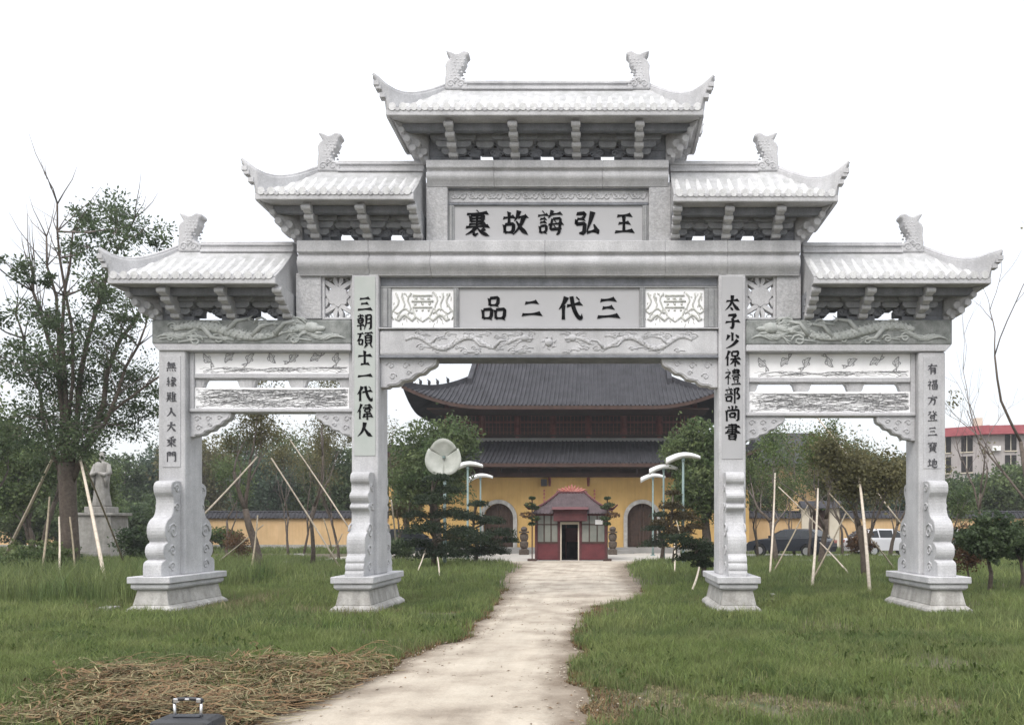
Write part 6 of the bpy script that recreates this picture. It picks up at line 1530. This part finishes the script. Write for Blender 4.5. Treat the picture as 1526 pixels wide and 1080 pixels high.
# ------------------------------------------------------------------ cars
def make_car(label, loc, rz, paint):
    t = thing('parked_car', label, 'car', loc, rz, 'cars parked beside the plaza')
    def sec(pts, hw, name, m, par, bev=.04):       # side profile (x,z) extruded across y
        mb = MB(); mb.prism(pts, 'y', -hw, hw); me = mb.mesh(name, M[m])
        import bmesh
        bm = bmesh.new(); bm.from_mesh(me)
        for v in bm.verts:
            if v.co.z > .95: v.co.y *= 1-.28*(v.co.z-.95)/.5
        bmesh.ops.recalc_face_normals(bm, faces=bm.faces); bm.to_mesh(me); bm.free()
        o = link(bpy.data.objects.new(name, me), par); md = o.modifiers.new('b','BEVEL'); md.width = bev; md.segments = 3; md.limit_method = 'ANGLE'; 
        return o
    arch = lambda c: [(c+.38*math.cos(math.pi*k/8), .32+.38*math.sin(math.pi*k/8)) for k in range(9)]
    low = [(2.2,.28)]+arch(1.4)+arch(-1.35)+[(-2.2,.28),(-2.28,.55),(-2.25,.85),(-2.1,.98),(-1.5,1.02),(.85,1.0),(1.5,.92),(2.1,.78),(2.25,.6)]
    body = sec(low, .9, 'body', paint, t)
    sec([(-2.0,1.0),(-1.45,1.44),(-.9,1.50),(.1,1.48),(.95,1.0)], .84, 'cabin', paint, t, .06)
    for s in (-1,1):
        for pts in ([(-1.72,1.03),(-1.34,1.36),(-.98,1.41),(-.98,1.03)],[(-.90,1.03),(-.90,1.42),(-.12,1.42),(-.12,1.03)],[(-.04,1.03),(-.04,1.42),(.12,1.41),(.74,1.03)]):
            mb = MB(); y0 = lambda z: s*(.84*(1-.28*(z-.95)/.5)+.012)
            V = [(a,y0(b),b) for a,b in pts]+[(a,y0(b)-s*.02,b) for a,b in pts]
            mb.add(V, [(0,1,2,3),(7,6,5,4)]+[(i,(i+1)%4,4+(i+1)%4,4+i) for i in range(4)]); me = mb.mesh('side_window', M['carglass']); link(bpy.data.objects.new('side_window', me), t)
        mb = MB(); mb.box(.62,.80,s*.95-.08,s*.95+.08,1.0,1.13); link(bpy.data.objects.new('mirror', mb.mesh('mirror', M[paint])), t)
        mb = MB(); mb.box(2.12,2.22,s*.68-.17,s*.68+.17,.62,.74); link(bpy.data.objects.new('headlight', mb.mesh('headlight', M['lightglass'])), t)
        mb = MB(); mb.box(-2.28,-2.2,s*.7-.15,s*.7+.15,.75,.9); link(bpy.data.objects.new('tail_light', mb.mesh('tail_light', M['redlac'])), t)
    for nm,xs,zs in (('windscreen',(.22,.88),(1.40,1.06)),('rear_window',(-1.50,-1.92),(1.38,1.08))):
        mb = MB(); n = .03
        V = [(xs[0],-.62,zs[0]),(xs[0],.62,zs[0]),(xs[1],.74,zs[1]),(xs[1],-.74,zs[1])]; sg = 1 if xs[1] > 0 else -1
        V = [(a+sg*n,b,c+n) for a,b,c in V]+[(a,b,c) for a,b,c in V]; mb.add(V, [(0,1,2,3),(7,6,5,4)]+[(i,(i+1)%4,4+(i+1)%4,4+i) for i in range(4)]); link(bpy.data.objects.new(nm, mb.mesh(nm, M['carglass'])), t)
    for cx_ in (1.4,-1.35):
        for s in (-1,1):
            mb = MB(); mb.tube([(cx_,s*.68,.32),(cx_,s*.90,.32)], .32, 20); w = link(bpy.data.objects.new('wheel', mb.mesh('wheel', M['rubber'])), t)
            mb = MB(); mb.tube([(cx_,s*.89,.32),(cx_,s*.915,.32)], .2, 12); link(bpy.data.objects.new('rim', mb.mesh('rim', M['chrome'])), w)
    mb = MB(); mb.box(2.2,2.27,-.3,.3,.42,.54); link(bpy.data.objects.new('number_plate', mb.mesh('number_plate', M['lampwhite'])), t)
    return t
make_car('dark parked car behind the poles in the right bay', (px(1178,42),42,.008), R(140), 'carblack')
make_car('white parked car partly behind the outer right pillar', (px(1322,42.5),42.5,.008), R(12), 'carwhite')
make_car('white car to the right of the outer right pillar, half hidden by the red shrub', (px(1441,43),43,.008), R(5), 'carwhite')
make_car('white car at the right edge behind the dark shrub', (px(1502,42.5),42.5,.008), R(178), 'carwhite')
make_car('dark parked car left of the path behind the cloud-pruned tree', (px(612,41.5),41.5,.008), R(20), 'carblack')
# ------------------------------------------------------------------ suitcase in the foreground
Y = 4.75; X = px(280,Y); k_ = Y/F
t = thing('suitcase', 'dark suitcase with a raised silver handle at the bottom left', 'suitcase', (X,Y,0))
zt = pz(1067,Y); hw = 47*k_
q = MB(); q.box(X-hw,X+hw,Y-.12,Y+.12,.05,zt); q.build('shell', M['blackplastic'], t, bev=.045)
q = MB()
for k in range(7): q.box(X-hw*.8+k*hw*1.6/6-.008,X-hw*.8+k*hw*1.6/6+.008,Y-.127,Y+.127,.1,zt-.05)
q.build('rib', M['blackplastic'], t, bev=.004)
q = MB(); q.box(X-.085,X+.085,Y-.025,Y+.025,zt-.004,zt+.012); q.build('handle_plate', M['carblack'], t, bev=.006)
for s in (-1,1):
    q = MB(); q.tube([(X+s*19*k_,Y,zt-.02),(X+s*20*k_,Y,pz(1047,Y))], .0085, 8); q.build('handle_tube', M['chrome'], t, smooth=True)
    q = MB(); q.lathe([(.028,.012),(.028,.05)], (X+s*hw*.7,Y,0), 10); q.build('wheel', M['rubber'], t)
q = MB(); zg = pz(1042,Y); q.tube([(X-21*k_,Y,zg-.018),(X-20*k_,Y,zg-.002),(X-14*k_,Y,zg+.004),(X,Y,zg+.007),(X+14*k_,Y,zg+.004),(X+20*k_,Y,zg-.002),(X+21*k_,Y,zg-.018)], [.013,.014,.012,.012,.012,.014,.013], 8); g_ = q.build('grip', M['blackplastic'], t, smooth=True)
for s in (-1,0,1):
    q = MB(); q.box(X+s*17*k_-.014,X+s*17*k_+.014,Y-.015,Y+.014,zg-.016+(.014 if s == 0 else 0),zg+.010); q.build('grip_cap', M['chrome'], g_, bev=.003)

# ------------------------------------------------------------------ haze
hz = MB(); hz.box(-180, 190, -30, 140, -1.6, 24); ho = hz.build('haze', M['glass'], None)
hm = bpy.data.materials.new('haze_air'); hm.use_nodes = True; hn = hm.node_tree; hn.nodes.clear()
hv = hn.nodes.new('ShaderNodeVolumePrincipled'); hv.inputs['Density'].default_value = .0007; hv.inputs['Color'].default_value = (.95,.97,1,1); hv.inputs['Anisotropy'].default_value = .2
hx = hn.nodes.new('ShaderNodeOutputMaterial'); hn.links.new(hv.outputs[0], hx.inputs['Volume'])
ho.data.materials.clear(); ho.data.materials.append(hm); tag(ho, kind='stuff')
